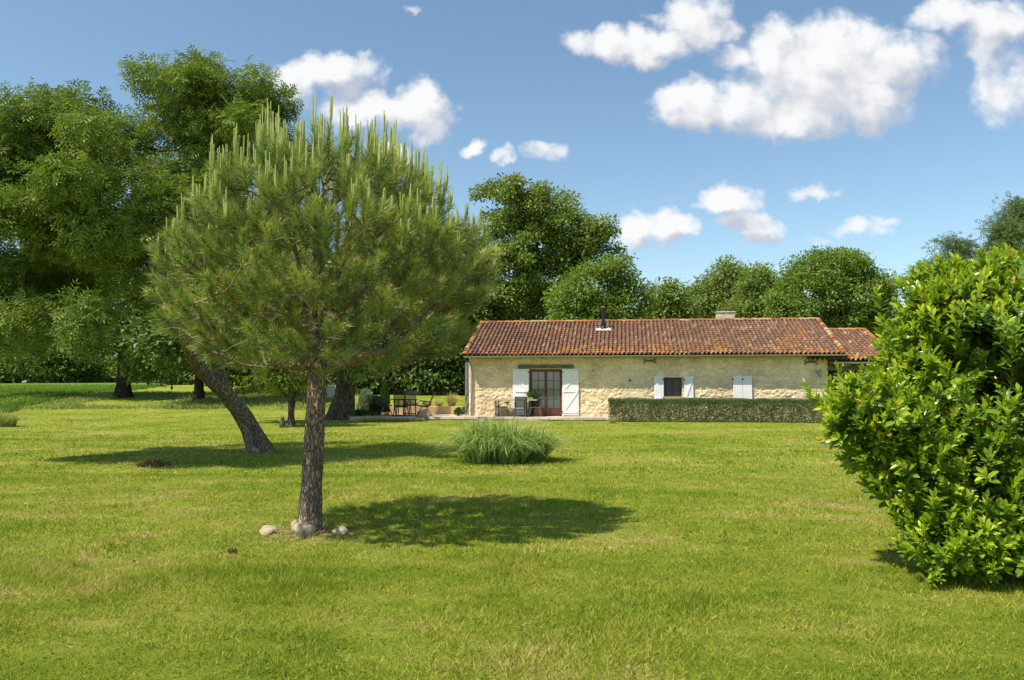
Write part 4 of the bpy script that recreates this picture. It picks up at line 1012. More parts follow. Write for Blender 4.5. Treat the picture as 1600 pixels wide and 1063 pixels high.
# the old tree behind the terrace furniture
p = at(533, 35.3)
tk = [(*(p + [0, 0, -.2]), .62), (*W(533, 650, 35.3), .53), (*W(538, 620, 35.3), .42), (*W(541, 595, 35.3), .40), (*W(545, 560, 35.3), .36), (*W(552, 500, 35.3), .28), (*W(556, 430, 35.3), .20), (*W(560, 370, 35.3), .12)]
tree('old_oak', 'old tree with a thick dark trunk beside the terrace chairs', p, tk,
     [lob(440, 410, 75, 75, 32.5), lob(390, 440, 65, 65, 32), lob(490, 450, 50, 55, 32.8, 1.4), lob(430, 500, 80, 50, 32.5), lob(380, 510, 60, 45, 32, 1.6), lob(520, 520, 38, 30, 34, 1.0), lob(525, 562, 36, 18, 34.6, .8), lob(430, 555, 50, 22, 33, 1.5)],
     m_oak, 900, 40, .20, rc=.36, hier=8, hr=.7, seed=6, gap=.28, gsc=.42, shell=.25, tip_r=.018, bstart=30, k=26, flare=.45)

# small forked fruit tree
p = G(455, 667)
tk = [(*(p + [0, 0, -.1]), .16), (*W(455, 650, p[1]), .115), (*W(456, 632, p[1]), .125), (*W(456, 622, p[1]), .11)]
r0 = tree('fruit_tree', 'small fruit tree with a three-way fork and bright yellow-green leaves', p, tk,
     [lob(450, 575, 62, 32, p[1], 1.2), lob(410, 560, 50, 28, p[1], 1.1), lob(480, 555, 40, 35, p[1], 1.0), lob(430, 530, 50, 25, p[1], 1.)], m_yel, 240, 34, .125, rc=.22, seed=8, gap=.25, gsc=.9, tip_r=.010, bstart=16, step=.25, k=14)
q = MB()
for (pts) in ([(456, 626), (440, 612), (432, 596), (426, 575)], [(456, 626), (452, 608), (447, 590), (448, 565)], [(456, 624), (466, 610), (475, 592), (480, 570)]):
    q.tube(catmull([W(a, c_, p[1] + .05) for a, c_ in pts], 5), np.linspace(.062, .030, 16), 8)
q.build('branches', m_bark, r0, local=False, smooth=True)

# trees behind the house
p = at(835, 56)
tree('oak_tree', 'tall open-crowned oak with dark limbs behind the left end of the roof', p, [(*(p + [0, 0, -.1]), .55), (*W(832, 560, 56), .46), (*W(828, 480, 56), .40), (*W(832, 430, 56), .30), (*W(838, 370, 56), .20), (*W(842, 330, 56), .10)],
     [lob(845, 330, 48, 38, 56, 2.6), lob(795, 330, 42, 48, 56, 2.4), lob(755, 310, 28, 28, 56, 1.5), lob(890, 360, 48, 40, 56, 2.4), lob(938, 375, 32, 32, 56, 1.8), lob(760, 380, 42, 50, 56, 2.2), lob(850, 400, 60, 40, 56, 2.6), lob(800, 440, 60, 45, 55, 2.6),
      lob(905, 420, 45, 35, 56, 2.2), lob(955, 405, 22, 20, 56, 1.), lob(770, 480, 50, 40, 55, 2.2), lob(805, 490, 60, 26, 55, 2), lob(855, 480, 50, 34, 56, 2), lob(735, 420, 40, 60, 56, 2), lob(860, 450, 60, 45, 57, 2.2), lob(820, 300, 30, 20, 56, 1.5)], m_oak, 1980, 34, .24, rc=.38, hier=9, hr=.85, seed=12, gap=.12, gsc=.5, shell=.35, tip_r=.030, bstart=16, step=.7, pw=.42)
p = at(640, 60)
tree('round_tree', 'tall dark tree behind the pine crown, left of the open-crowned oak', p, simple_trunk(p[0], p[1], .4, 8, s=31), [lob(640, 420, 80, 75, 60, 3), lob(565, 450, 75, 75, 60, 3), lob(695, 470, 50, 55, 60, 2.4), lob(610, 360, 50, 40, 60, 2.4)], m_oak, 1000, 34, .30, rc=.45, hier=9, hr=1.0, seed=32, gap=.18, gsc=.4, tip_r=.03, bstart=16, mbark=m_darkbark)
p = at(880, 58); 
tree('oak_tree', 'second slimmer dark trunk of the oaks behind the left end of the roof', p, simple_trunk(p[0], p[1], .34, 7, s=5), [lob(885, 470, 40, 40, 58, 2), lob(740, 440, 30, 60, 58, 2)], m_dk, 150, 44, .27, rc=.65, seed=13, gap=.3, gsc=.4, tip_r=.03, bstart=16, mbark=m_darkbark)
p = at(940, 48)
tree('round_tree', 'broad light green tree just left of the black flue', p, simple_trunk(p[0], p[1], .25, 4.5, s=6), [lob(930, 452, 52, 40, 48, 2.2), lob(895, 475, 42, 34, 48, 2), lob(980, 470, 42, 38, 48, 2), lob(960, 425, 30, 22, 48, 1.4), lob(930, 500, 80, 30, 48, 2.4)],
     m_lime, 520, 40, .21, rc=.36, seed=14, gap=.22, gsc=.5, shell=.6, tip_r=.02, bstart=14)
p = at(1045, 52)
tree('round_tree', 'small mid-green tree low between the flue and the chimney', p, simple_trunk(p[0], p[1], .2, 4, s=7), [lob(1040, 468, 28, 30, 52, 1.5), lob(1062, 485, 26, 22, 52, 1.4), lob(1030, 495, 34, 22, 52, 1.6)], m_oak, 260, 40, .21, rc=.36, seed=15, gap=.22, gsc=.5, tip_r=.02, bstart=14)
p = at(1130, 58)
tree('ash_tree', 'pale airy tree directly behind the stone chimney', p, simple_trunk(p[0], p[1], .3, 7, s=8), [lob(1130, 432, 28, 22, 58, 1.8), lob(1150, 460, 38, 34, 58, 2), lob(1100, 470, 34, 30, 58, 2), lob(1090, 492, 36, 22, 58, 2), lob(1175, 440, 26, 26, 58, 1.6)], m_lgt, 420, 40, .23, rc=.45, seed=16, gap=.28, gsc=.45, tip_r=.025, bstart=16)
p = at(1195, 50)
tree('round_tree', 'yellow-green bushy tree left of the big round tree', p, simple_trunk(p[0], p[1], .22, 4.5, s=9), [lob(1190, 455, 36, 42, 50, 1.8), lob(1165, 490, 34, 30, 50, 1.6), lob(1215, 480, 30, 40, 50, 1.6)], m_lgt, 380, 44, .18, rc=.34, seed=17, gap=.2, gsc=.5, shell=.6, tip_r=.02, bstart=14)
p = at(1300, 46)
tree('round_tree', 'big dense round-headed tree behind the right end of the roof', p, simple_trunk(p[0], p[1], .35, 5, s=10), [lob(1300, 462, 88, 66, 46, 3.2), lob(1255, 480, 58, 52, 46, 2.4), lob(1350, 478, 48, 54, 46, 2.4), lob(1295, 420, 60, 28, 46, 2.2), lob(1330, 520, 60, 34, 46, 2.2)],
     m_lime, 1150, 46, .17, rc=.30, seed=18, gap=.16, gsc=.7, shell=.72, tip_r=.02, bstart=14, edgevar=.12)
p = at(1530, 34)
tree('feathery_tree', 'thin feathery grey-green tree rising above the laurel bush', p, simple_trunk(p[0], p[1], .22, 5.5, s=11), [lob(1570, 365, 42, 26, 34, 1.4), lob(1505, 385, 46, 20, 34, 1.4), lob(1440, 445, 40, 18, 34, 1.2), lob(1470, 420, 40, 14, 34, 1.1), lob(1600, 330, 26, 18, 34, 1.2), lob(1430, 490, 22, 14, 34, .9), lob(1560, 450, 60, 40, 34, 2), lob(1580, 400, 40, 24, 34, 1.4)],
     m_grey, 360, 26, .25, 'comp', rc=.26, seed=19, gap=.36, gsc=.8, shell=.1, tip_r=.012, bstart=16, droop=.1)

# hedge-like belt of dark trees behind the terrace, and far trees round the field
for i, (px, Y, h, w_, lab) in enumerate(((585, 54, 6.2, 2.8, 'dark bushy tree at the back of the lawn behind the silvery bush'), (640, 55, 7.4, 3.0, 'dark bushy tree at the back of the lawn behind the terrace table'),
                                         (700, 53, 6.4, 2.8, 'dark bushy tree at the back of the lawn nearest the house corner'), (752, 56, 8, 3, 'dark bushy tree rising behind the left gable of the house'), (525, 62, 6.6, 3.0, 'dark bushy tree at the back of the lawn behind the thick old trunk'))):
    p = at(px, Y); x, y, z = p
    tree('hedgerow_tree', lab, p, simple_trunk(x, y, .18, h * .6, s=20 + i), [(x, y, z + h * .62, w_, 2., h * .36), (x - 1, y - .4, z + h * .3, w_ * .8, 1.5, h * .30), (x + 1.2, y - .3, z + h * .32, w_ * .8, 1.5, h * .30), (x, y - .2, z + .7, w_ * .95, 1.2, .8)],
         m_dk, 420, 38, .28, rc=.5, seed=40 + i, gap=.12, gsc=.5, tip_r=.02, bstart=12, group='dark trees along the back of the lawn', mbark=m_darkbark, twig=(i < 3))
far = [(-130, 120, 9), (-40, 118, 8), (30, 122, 9.5), (95, 126, 7.2), (160, 130, 6.0), (235, 128, 6.6), (300, 112, 6.4), (370, 100, 6.5), (440, 92, 6.6), (505, 88, 7)]
for i, (px, Y, h) in enumerate(far):
    p = at(px, Y); x, y, z = p; w_ = h * .62
    tree('distant_tree', ['distant tree on the field edge, half outside the left of the picture', 'distant dark tree at the far left edge of the field', 'distant tall tree in the far-left tree belt', 'distant tree under the low left foliage', 'distant low tree left of the dark trunk by the field',
         'distant low tree right of the dark trunk by the field', 'distant tree seen left of the leaning trunk', 'distant tree seen right of the leaning trunk', 'distant tree behind the small fruit tree', 'distant tree seen just right of the pine trunk'][i],
         p, simple_trunk(x, y, .3, h * .6, s=60 + i), [(x, y, z + h * .6, w_, 3, h * .38), (x - w_ * .5, y, z + h * .33, w_ * .7, 2.5, h * .3), (x + w_ * .5, y, z + h * .34, w_ * .7, 2.5, h * .3), (x, y, z + 1, w_ * 1.1, 2, 1.1)],
         [m_dk, m_oak, m_lime][i % 3], 230, 34, .50, rc=.85, seed=80 + i, gap=.14, gsc=.3, tip_r=.04, bstart=12, group='trees beyond the crop field', mbark=m_darkbark, twig=False)
# greenery seen through the open shed
p = at(1345, 50); x, y, z = p
tree('round_tree', 'bushy green tree seen through the open shed', p, simple_trunk(x, y, .15, 2.6, s=90), [(x, y, z + 2.2, 2.6, 1.5, 1.6), (x - 1.5, y, z + 1, 2, 1.2, 1.1), (x + 1.8, y, z + 1.1, 2, 1.2, 1.2)], m_lime, 240, 34, .22, rc=.4, seed=91, gap=.1, gsc=.5, tip_r=.02, bstart=12)
for i, (px, Y) in enumerate(((1470, 60), (1590, 58), (1720, 60))):
    p = at(px, Y); x, y, z = p; h = 6.5
    tree('hedgerow_tree', ['mid-green tree hidden low behind the laurel bush', 'tree behind the laurel bush at the right edge', 'tree just outside the right edge of the picture'][i], p, simple_trunk(x, y, .18, h * .6, s=95 + i), [(x, y, z + h * .6, 3.4, 2., h * .36), (x - 1, y, z + h * .28, 3, 1.5, h * .30), (x + 1.2, y, z + h * .3, 3, 1.5, h * .30)],
         m_oak, 260, 34, .34, rc=.6, seed=96 + i, gap=.15, gsc=.4, tip_r=.02, bstart=12, mbark=m_darkbark, twig=False, group='trees behind the laurel')

# ---------------------------------------------------------------- laurel bush at the right
m_laur, n = mat('laurel_leaves')
a = n('ShaderNodeAttribute', attribute_name='var').outputs['Fac']
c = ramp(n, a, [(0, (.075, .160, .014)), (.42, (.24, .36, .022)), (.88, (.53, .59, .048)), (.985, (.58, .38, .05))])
p_ = n('ShaderNodeBsdfPrincipled', {'Base Color': c, 'Roughness': .30, 'Specular IOR Level': .55})
t_b = n('ShaderNodeBsdfTranslucent', {0: mixc(n, 1.0, c, (1.6, 1.5, .5), 'MULTIPLY')})
out(m_laur, n, n('ShaderNodeMixShader', {0: .30, 1: p_.outputs[0], 2: t_b.outputs[0]}).outputs[0])
g = np.random.default_rng(77)
lbase = np.array([4.35, 7.15, 0.0])
laurel = empty('laurel_bush', lbase, 0, 'large glossy bright green laurel bush filling the right edge of the lawn', 'bush')
LL = np.array([(4.35, 7.1, 1.02, 1.12, 1.05, 1.02), (4.25, 7.25, 1.85, .92, .9, .86), (3.12, 6.95, 1.38, .45, .5, .36), (3.38, 6.95, 1.08, .50, .6, .46), (3.74, 7.2, 1.75, .42, .5, .36), (5.4, 7.3, 1.35, 1.1, 1.1, 1.35), (4.5, 7.5, 2.35, .55, .6, .40), (3.9, 6.7, .55, .55, .5, .52), (3.78, 7.2, 2.25, .25, .3, .30), (3.95, 7.3, 2.52, .30, .3, .22), (4.6, 7.3, 2.62, .5, .4, .25), (2.95, 6.9, 1.30, .30, .35, .22), (3.78, 6.65, .42, .66, .5, .45), (3.55, 6.75, .78, .45, .4, .42), (3.60, 6.5, .32, .42, .4, .32), (5.0, 6.5, .5, .9, .5, .55), (4.3, 6.45, .35, .6, .4, .40)])
n_sh = 5000; wts = (LL[:, 3] * LL[:, 4] * LL[:, 5]) ** .62; wi = g.choice(len(LL), n_sh, p=wts / wts.sum())
d = nrm(g.normal(0, 1, (n_sh, 3))); rr = .55 + .45 * g.uniform(0, 1, n_sh) ** .55
rr = rr * (1 + .30 * (vnoise(d * 3.0 + wi[:, None] * 3.1, 1, 8) - .5) + (g.uniform(0, 1, n_sh) > .90) * g.uniform(.05, .36, n_sh))
C = LL[wi, :3] + d * rr[:, None] * LL[wi, 3:]
ok = (C[:, 2] > .10) & (vnoise(C, 2.1, 5) > .19); C = C[ok]; d = d[ok]; rr = rr[ok]; n_sh = len(C)
ax = nrm(d * .8 + np.array([-.05, -.12, .75]) + g.normal(0, .25, (n_sh, 3)))
stemP = [(4.5, 7.3, 0, .05), (4.5, 7.3, .4, .045), (4.45, 7.25, .9, .035), (4.4, 7.2, 1.4, .025)]
A, B, ra, rb, td = skeleton(catmull(stemP, 6), C - ax * .10, step=.14, alpha=.2, start=0, wob=.2, curve=.3, seed=9, tip_r=.0030, pw=.42)
V, Fc = tubes(A, B, ra, rb, 5); mk('stems', V, Fc, plain('laurel_stem', (.12, .11, .05), .8, var=.4), laurel, smooth=True)
NL = 15
t_ = np.tile(np.linspace(0, 1, NL), (n_sh, 1)); az = np.arange(NL)[None] * 2.4 + g.uniform(0, 6.28, (n_sh, 1)); ang = 1.10 - .78 * t_ + g.normal(0, .16, t_.shape)
e1_ = nrm(np.cross(ax, [[.3, .2, 1.]])); e2_ = np.cross(ax, e1_); SLl = g.uniform(.12, .24, n_sh)
st = C[:, None] - ax[:, None] * (SLl[:, None] * (1 - t_))[..., None]
rad = e1_[:, None] * np.cos(az)[..., None] + e2_[:, None] * np.sin(az)[..., None]
D = ax[:, None] * np.cos(ang)[..., None] + rad * np.sin(ang)[..., None] + np.array([0, 0, -.10])
Nn = ax[:, None] * np.sin(ang)[..., None] - rad * np.cos(ang)[..., None] + np.array([0, 0, .45])
st, D, Nn = st.reshape(-1, 3), D.reshape(-1, 3), Nn.reshape(-1, 3); m_ = len(st)
Lf = (.116 - .040 * np.tile(t_[0], n_sh)) * g.uniform(.7, 1.2, m_)
V, Fc = stamp(LAUR_T, LAUR_F, st, D, Nn + g.normal(0, .2, Nn.shape), Lf, Lf * g.uniform(.34, .44, m_))
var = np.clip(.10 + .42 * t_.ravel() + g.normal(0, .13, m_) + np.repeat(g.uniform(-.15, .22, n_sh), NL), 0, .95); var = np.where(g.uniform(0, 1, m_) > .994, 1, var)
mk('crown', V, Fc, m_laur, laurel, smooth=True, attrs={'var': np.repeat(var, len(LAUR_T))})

# ---------------------------------------------------------------- clipped hedge before the house
m_hedge = leaf_mat('hedge_leaves', (.12, .165, .062), (.27, .33, .150), .6, .2, 1.1, .3)
g = np.random.default_rng(5)
def house_xy(u, v): return HO[0] + u * UX[0] + v * VX[0], HO[1] + u * UX[1] + v * VX[1]
hu0 = hu(951, -1.35) ; hu1 = hu(1318, -1.35)
nh = 62000; u = g.uniform(hu0, hu1, nh); fc = g.uniform(0, 1, nh)
v = np.where(fc < .5, -1.75 + g.exponential(.05, nh), g.uniform(-1.75, -.95, nh)); z = np.where(fc < .5, g.uniform(.02, .92, nh), .92 - g.exponential(.05, nh))
v = np.where(fc > .92, -.95 - g.exponential(.04, nh), v); z = np.where(fc > .92, g.uniform(.02, .92, nh), z)
bumpy = (fbm(np.c_[u * 1.3, v, z * 1.3], 1.6, 3, 5) - .5) * .30
rnd = 1 - .10 * sm((np.abs(u - (hu0 + hu1) / 2) / ((hu1 - hu0) / 2) - .985) / .015)
cv_, cz_ = -1.35, .45
v = cv_ + (v - cv_) * (1 + bumpy * 1.2); z = np.maximum(.02, z * (1 + bumpy * .5))
corner = np.sqrt(np.clip((np.abs(v - cv_) / .42) ** 4 + (np.clip(z - .45, 0, 1) / .49) ** 4, 1, 9)) ; v = cv_ + (v - cv_) / corner ** .5; z = np.where(z > .45, .45 + (z - .45) / corner ** .5, z)
u = u + g.normal(0, .03, nh)
X, Yv = house_xy(u, v); C = np.c_[X, Yv, z]
nrm_out = np.c_[(v - cv_) * VX[0] * 2, (v - cv_) * VX[1] * 2, (z - .45) * 1.5]
D = nrm(nrm(nrm_out) * .7 + g.normal(0, .6, C.shape) + [0, 0, .35])
V, Fc = stamp(LEAF_T, LEAF_F, C, D, nrm(g.normal(0, 1, C.shape) + [0, 0, .6]), g.uniform(.05, .10, nh), .028)
hroot = empty('clipped_hedge', (*house_xy((hu0 + hu1) / 2, -1.35), 0), 0, 'long low clipped grey-green hedge in front of the house wall', 'hedge')
mk('foliage', V, Fc, m_hedge, hroot, attrs={'var': np.repeat(np.clip(fbm(C, 2.0, 3, 3) + g.normal(0, .18, nh), 0, 1), 4)})
q = MB()
for uu_ in np.arange(hu0 + .2, hu1, .38):
    x, y = house_xy(uu_, -1.35); 
    for s in range(4): q.tube([(x, y, 0), (x + g.normal(0, .08), y + g.normal(0, .08), .4), (x + g.normal(0, .16), y + g.normal(0, .16), .8)], [.014, .01, .004], 5)
q.build('stems', m_darkbark, hroot, local=False)

# ---------------------------------------------------------------- ornamental grass clump
def grass_clump(name, label, clumps, nb, hgt_, spread, mat_, wdt, cat='ornamental grass', seed=1, seg=7, loc=None, group=None, arch=1.0):
    g = np.random.default_rng(seed); o = np.array(loc if loc is not None else clumps[0][:3], float)
    Vs = []; Fs = []; Var = []
    cl = np.array(clumps, float); ci = g.integers(0, len(cl), nb); n_ = nb
    az = g.uniform(0, 2 * pi, n_); r0 = np.sqrt(g.uniform(0, 1, n_)) * cl[ci, 3]
    bx = cl[ci, 0] + r0 * np.cos(az); by = cl[ci, 1] + r0 * np.sin(az); bz = cl[ci, 2]
    az2 = az + g.normal(0, .5, n_); dx, dy = np.cos(az2), np.sin(az2)
    H = hgt_ * cl[ci, 4] * g.uniform(.55, 1.08, n_); Sp = spread * cl[ci, 4] * g.uniform(.05, 1.05, n_) ** .8
    t = np.linspace(0, 1, seg)[None]; 
    hz = H[:, None] * (1.55 * t - (.55 + .65 * arch * (Sp / spread)[:, None]) * t ** 2.2) ; hx = Sp[:, None] * (t * .55 + .45 * t ** 2.2)
    px = bx[:, None] + dx[:, None] * hx; py = by[:, None] + dy[:, None] * hx; pz = np.maximum(bz[:, None] + hz, bz[:, None] + .01)
    tw = g.uniform(-1.2, 1.2, n_); sx, sy = -np.sin(az2 + tw), np.cos(az2 + tw)
    wd = (wdt * (1 - t ** 2.5) + .0008) * g.uniform(.7, 1.3, n_)[:, None]
    Lp = np.stack([px - sx[:, None] * wd / 2, py - sy[:, None] * wd / 2, pz], -1); Rp = np.stack([px + sx[:, None] * wd / 2, py + sy[:, None] * wd / 2, pz], -1)
    V = np.stack([Lp, Rp], 2).reshape(-1, 3); i, j = np.meshgrid(np.arange(n_), np.arange(seg - 1), indexing='ij'); b_ = i * seg * 2 + j * 2
    Fc = np.stack([b_, b_ + 1, b_ + 3, b_ + 2], -1).reshape(-1, 4)
    ob = mk(name, V, Fc, mat_, None, loc=o, attrs={'var': np.repeat(g.uniform(0, 1, n_), seg * 2)}); return tag(ob, label, cat, group)
m_org = leaf_mat('grass_clump', (.13, .225, .035), (.44, .52, .17), .45, .28, 1.2, .4)
m_dry = leaf_mat('dry_grass', (.42, .34, .16), (.60, .52, .28), .7, .35, 1.1, .2)
m_tall = leaf_mat('tall_grass', (.20, .27, .05), (.44, .44, .17), .6, .35, 1.2, .2)
b0 = G(786, 722)
grass_clump('ornamental_grass', 'wide fountain of arching pale green grass in the middle of the lawn',
            [(b0[0] - .42, b0[1], 0, .34, 1.0), (b0[0] + .12, b0[1] - .05, 0, .36, .98), (b0[0] + .62, b0[1] + .35, 0, .26, .82), (b0[0] - .15, b0[1] + .25, 0, .3, 1.02)], 2600, 1.02, 1.12, m_org, .018, seed=3, loc=(b0[0], b0[1], 0), arch=1.08)
# dry grasses on the raised bed and along the terrace edge
for i, (px, Y, h, lab) in enumerate(((706, 38.2, .85, 'tall straw-coloured grass tuft beside the house corner'), (686, 38.2, .42, 'short pale grass tuft left of the tall straw-coloured one'), (668, 38.3, .40, 'small straw grass tuft behind the single side-on chair'), (648, 38.4, .42, 'straw grass tuft behind the terrace table'))):
    c_ = W(px, 600, Y); grass_clump('dry_grass_tuft', lab, [(c_[0], Y, .47, .14, 1.0)], 260, h, h * .75, m_dry, .016, 'grass tuft', 20 + i, group='dry grasses on the raised bed')
cl = []
g = np.random.default_rng(8)
for i in range(16):
    px = 566 + i * 6.2; c_ = G(px, 660 - i * .12); cl.append((c_[0], c_[1], 0, .12, g.uniform(.6, 1.1) * (1 - i * .03)))
grass_clump('dry_grass_fringe', 'fringe of dry pinkish grass along the left end of the terrace edge', cl, 1700, .34, .36, m_dry, .013, 'grass tuft', 31)
c_ = G(702, 662); 
c_ = G(957, 661); grass_clump('dry_grass_tuft', 'tiny dry grass tuft at the right end of the terrace edge', [(c_[0], c_[1], 0, .10, 1.0)], 160, .30, .25, m_dry, .012, 'grass tuft', 33)
c_ = G(2, 668); grass_clump('tall_grass_tuft', 'tuft of tall pale wild grass at the left edge of the lawn', [(c_[0] - .25, c_[1] + .4, 0, .45, 1.), (c_[0] - .9, c_[1] + .7, 0, .5, 1.1)], 1500, .72, .55, m_tall, .012, 'grass tuft', 34)
# tall unmown strip before the field
g = np.random.default_rng(14); n_ = 30000
y = 43 + g.uniform(0, 1, n_) * 11; x = -9 - g.uniform(0, 1, n_) ** .9 * (17.5 + np.maximum(0, y - 48) * .33)
k_ = vnoise(np.c_[x, y], .35, 44) + g.uniform(-.2, .2, n_) > .55; x, y = x[k_], y[k_]; n_ = len(x)
C = np.c_[x, y, hgt(x, y)]; D = nrm(np.c_[g.normal(0, .3, n_), g.normal(0, .3, n_), np.ones(n_)])
L = .10 + .30 * vnoise(np.c_[x, y], .5, 3) * g.uniform(.4, 1, n_)
V, Fc = stamp(BLADE_T, BLADE_F, C, D, nrm(g.normal(0, 1, C.shape)), L, .045)
tag(mk('tall_grass', V, Fc, m_tall, attrs={'var': np.repeat(g.uniform(0, .8, n_), 5)}), 'unmown grass strip along the field edge', None, kind='stuff')

# ---------------------------------------------------------------- bushes beside the terrace
def bush(name, label, c, r, mat_, n_, leaf, seed, vert=1.0, lump=.25):
    g = np.random.default_rng(seed); root = empty(name, (c[0], c[1], c[2]), 0, label, 'bush'); r = np.array(r)
    d = nrm(g.normal(0, 1, (n_, 3))); d[:, 2] = np.abs(d[:, 2]) * 1.0 - .25 * (g.uniform(0, 1, n_) > .7)
    d = nrm(d); rr = (1 - g.exponential(.09, n_)).clip(.3, 1.05) * (1 + lump * (fbm(d * 1.7, 1.5, 3, seed) - .5) * 2)
    C = np.array(c) + np.array([0, 0, r[2] * .25]) + d * rr[:, None] * r * [1, 1, .78]; C = C[C[:, 2] > c[2] + .01]; d = d[:len(C)]
    dd = nrm(C - np.array(c)); D = nrm(dd * .8 + g.normal(0, .45, C.shape) + [0, 0, .5 * vert])
    V, Fc = stamp(LEAF_T, LEAF_F, C, D, nrm(g.normal(0, 1, C.shape) + [0, 0, .5]), leaf * g.uniform(.6, 1.2, len(C)), leaf * .36)
    mk('foliage', V, Fc, mat_, root, attrs={'var': np.repeat(g.uniform(0, 1, len(C)), 4)})
    q = MB()
    for i in range(7): a = i * .9; q.tube([(c[0], c[1], c[2] - .05), (c[0] + cos(a) * r[0] * .3, c[1] + sin(a) * r[1] * .3, c[2] + r[2] * .5), (c[0] + cos(a) * r[0] * .5, c[1] + sin(a) * r[1] * .5, c[2] + r[2] * .9)], [.03, .018, .006], 5)
    q.build('stems', m_darkbark, root, local=False); return root
m_silver = leaf_mat('silver_leaves', (.19, .23, .12), (.40, .44, .28), .65, .2, 1.1, .3)
m_bdark = leaf_mat('dark_bush_leaves', (.025, .065, .018), (.065, .125, .035), .5, .2, 1.2, .4)
m_bmid = leaf_mat('green_bush_leaves', (.040, .100, .012), (.110, .180, .025), .5, .25, 1.3, .4)
c_ = W(573, 650, 37.6); bush('round_bush', 'round silvery-grey bush beside the terrace chairs', (c_[0], 37.6, .05), (.40, .40, 1.15), m_silver, 7000, .12, 1)
c_ = W(592, 650, 36.8); bush('round_bush', 'dark green bush in front of the silvery bush behind the reclined chair', (c_[0], 36.8, .05), (.44, .42, .92), m_bdark, 9000, .06, 2)
c_ = W(560, 650, 35.9); bush('spreading_shrub', 'low spreading green shrub at the foot of the thick old trunk', (c_[0], 35.9, .0), (.72, .5, .36), m_bmid, 6000, .07, 3, lump=.5)
c_ = W(722, 650, 36.6); bush('spreading_shrub', 'tiny green weed at the foot of the house corner', (c_[0] - .12, 35.7, .14), (.16, .16, .34), m_bmid, 700, .09, 4, lump=.5)
# slim column of ivy-green cypress
c_ = at(602, 42.5); g = np.random.default_rng(3); n_ = 5200
root = empty('slim_cypress', c_, 0, 'slim ragged column-shaped conifer behind the terrace bushes', 'tree')
z = g.uniform(0, 1, n_); az = g.uniform(0, 2 * pi, n_); r_ = .22 * (1 - .75 * z ** 3) * (1 - .5 * (z < .12)) * (.75 + .6 * vnoise(np.c_[np.cos(az), np.sin(az), z * 6], 1.5, 2)) * np.sqrt(g.uniform(.4, 1, n_))
C = np.c_[c_[0] + r_ * np.cos(az), c_[1] + r_ * np.sin(az), c_[2] + .15 + z * 1.35]
V, Fc = stamp(LEAF_T, LEAF_F, C, nrm(np.c_[np.cos(az) * .6, np.sin(az) * .6, np.ones(n_)]), nrm(g.normal(0, 1, C.shape)), .10, .035)
mk('crown', V, Fc, m_bmid, root, attrs={'var': np.repeat(g.uniform(0, 1, n_), 4)}); MB().tube([(c_[0], c_[1], c_[2] - .1), (c_[0], c_[1], c_[2] + 1.2)], [.05, .02], 8).build('trunk', m_darkbark, root, local=False)
# yellow-flowering weeds beyond the fruit tree
g = np.random.default_rng(33); n_ = 9000; x = g.uniform(-18, -10, n_) ; y = g.uniform(50, 58, n_); C = np.c_[x, y, hgt(x, y) + g.uniform(0, .45, n_)]
V, Fc = stamp(LEAF_T, LEAF_F, C, nrm(g.normal(0, .5, C.shape) + [0, 0, 1]), nrm(g.normal(0, 1, C.shape)), .16, .05)
m_yf = leaf_mat('yellow_weeds', (.16, .22, .03), (.30, .32, .04), .6, .3, 1.2, .2, (.75, .60, .03))
tag(mk('flowering_weeds', V, Fc, m_yf, attrs={'var': np.repeat(g.uniform(0, 1, n_), 4)}), 'yellow flowering weeds beyond the fruit tree', None, kind='stuff')

# ---------------------------------------------------------------- rocks and small things on the lawn
def rock(name, label, c, r, seed, mat_, group=None, cat='rock'):
    g = np.random.default_rng(seed); nu, nv = 28, 18; V = []
    for j in range(nv + 1):
        ph = pi * j / nv
        for i in range(nu): t = 2 * pi * i / nu; V.append((cos(t) * sin(ph), sin(t) * sin(ph), cos(ph)))
    V = np.array(V); n1 = fbm(V + seed * 3.1, 1.5, 4, seed); n2 = fbm(V + seed, 5.5, 3, seed + 5)
    s = .66 + .70 * n1 + .28 * (n2 - .5)
    for _ in range(7):
        a = nrm(g.normal(0, 1, 3)); dd = V @ a; s = np.where(dd > .55, np.minimum(s, .60 / np.maximum(dd, .1) + .05 * n2), s)
    V = V * s[:, None] * np.array(r); V[:, 2] = np.maximum(V[:, 2], -.35 * r[2]) + r[2] * .30
    Fc = [(j * nu + i, (j + 1) * nu + i, (j + 1) * nu + (i + 1) % nu, j * nu + (i + 1) % nu) for j in range(nv) for i in range(nu)]
    return tag(mk(name, V + np.array(c), np.array(Fc), mat_, None, loc=c, smooth=True), label, cat, group)
m_rock = plain('limestone_rock', (.50, .42, .29), .9, spec=.2, var=.55, scale=14, bmp=.9)
c_ = G(476, 838); rock('rock', 'largest pale stone at the front of the pine trunk', (c_[0], c_[1], 0), (.155, .12, .10), 3, m_rock, 'stones at the foot of the pine')
c_ = G(420, 834); rock('rock', 'pale stone lying apart on the left of the pine trunk', (c_[0], c_[1], 0), (.095, .08, .075), 9, m_rock, 'stones at the foot of the pine')
c_ = G(530, 836); rock('rock', 'grey stone on the right of the pine trunk at the edge of its shadow', (c_[0], c_[1], 0), (.10, .08, .065), 5, m_rock, 'stones at the foot of the pine')
c_ = G(462, 824); rock('rock', 'small grey stone tucked against the left side of the pine trunk', (c_[0], c_[1] , 0), (.05, .06, .06), 6, m_rock, 'stones at the foot of the pine')
c_ = G(391, 709); rock('rock', 'left stone at the foot of the leaning trunk', (c_[0], c_[1], 0), (.19, .15, .13), 7, m_rock, 'stones at the foot of the leaning tree')
c_ = G(404, 708); rock('rock', 'right stone at the foot of the leaning trunk', (c_[0], c_[1], 0), (.17, .13, .11), 8, m_rock, 'stones at the foot of the leaning tree')
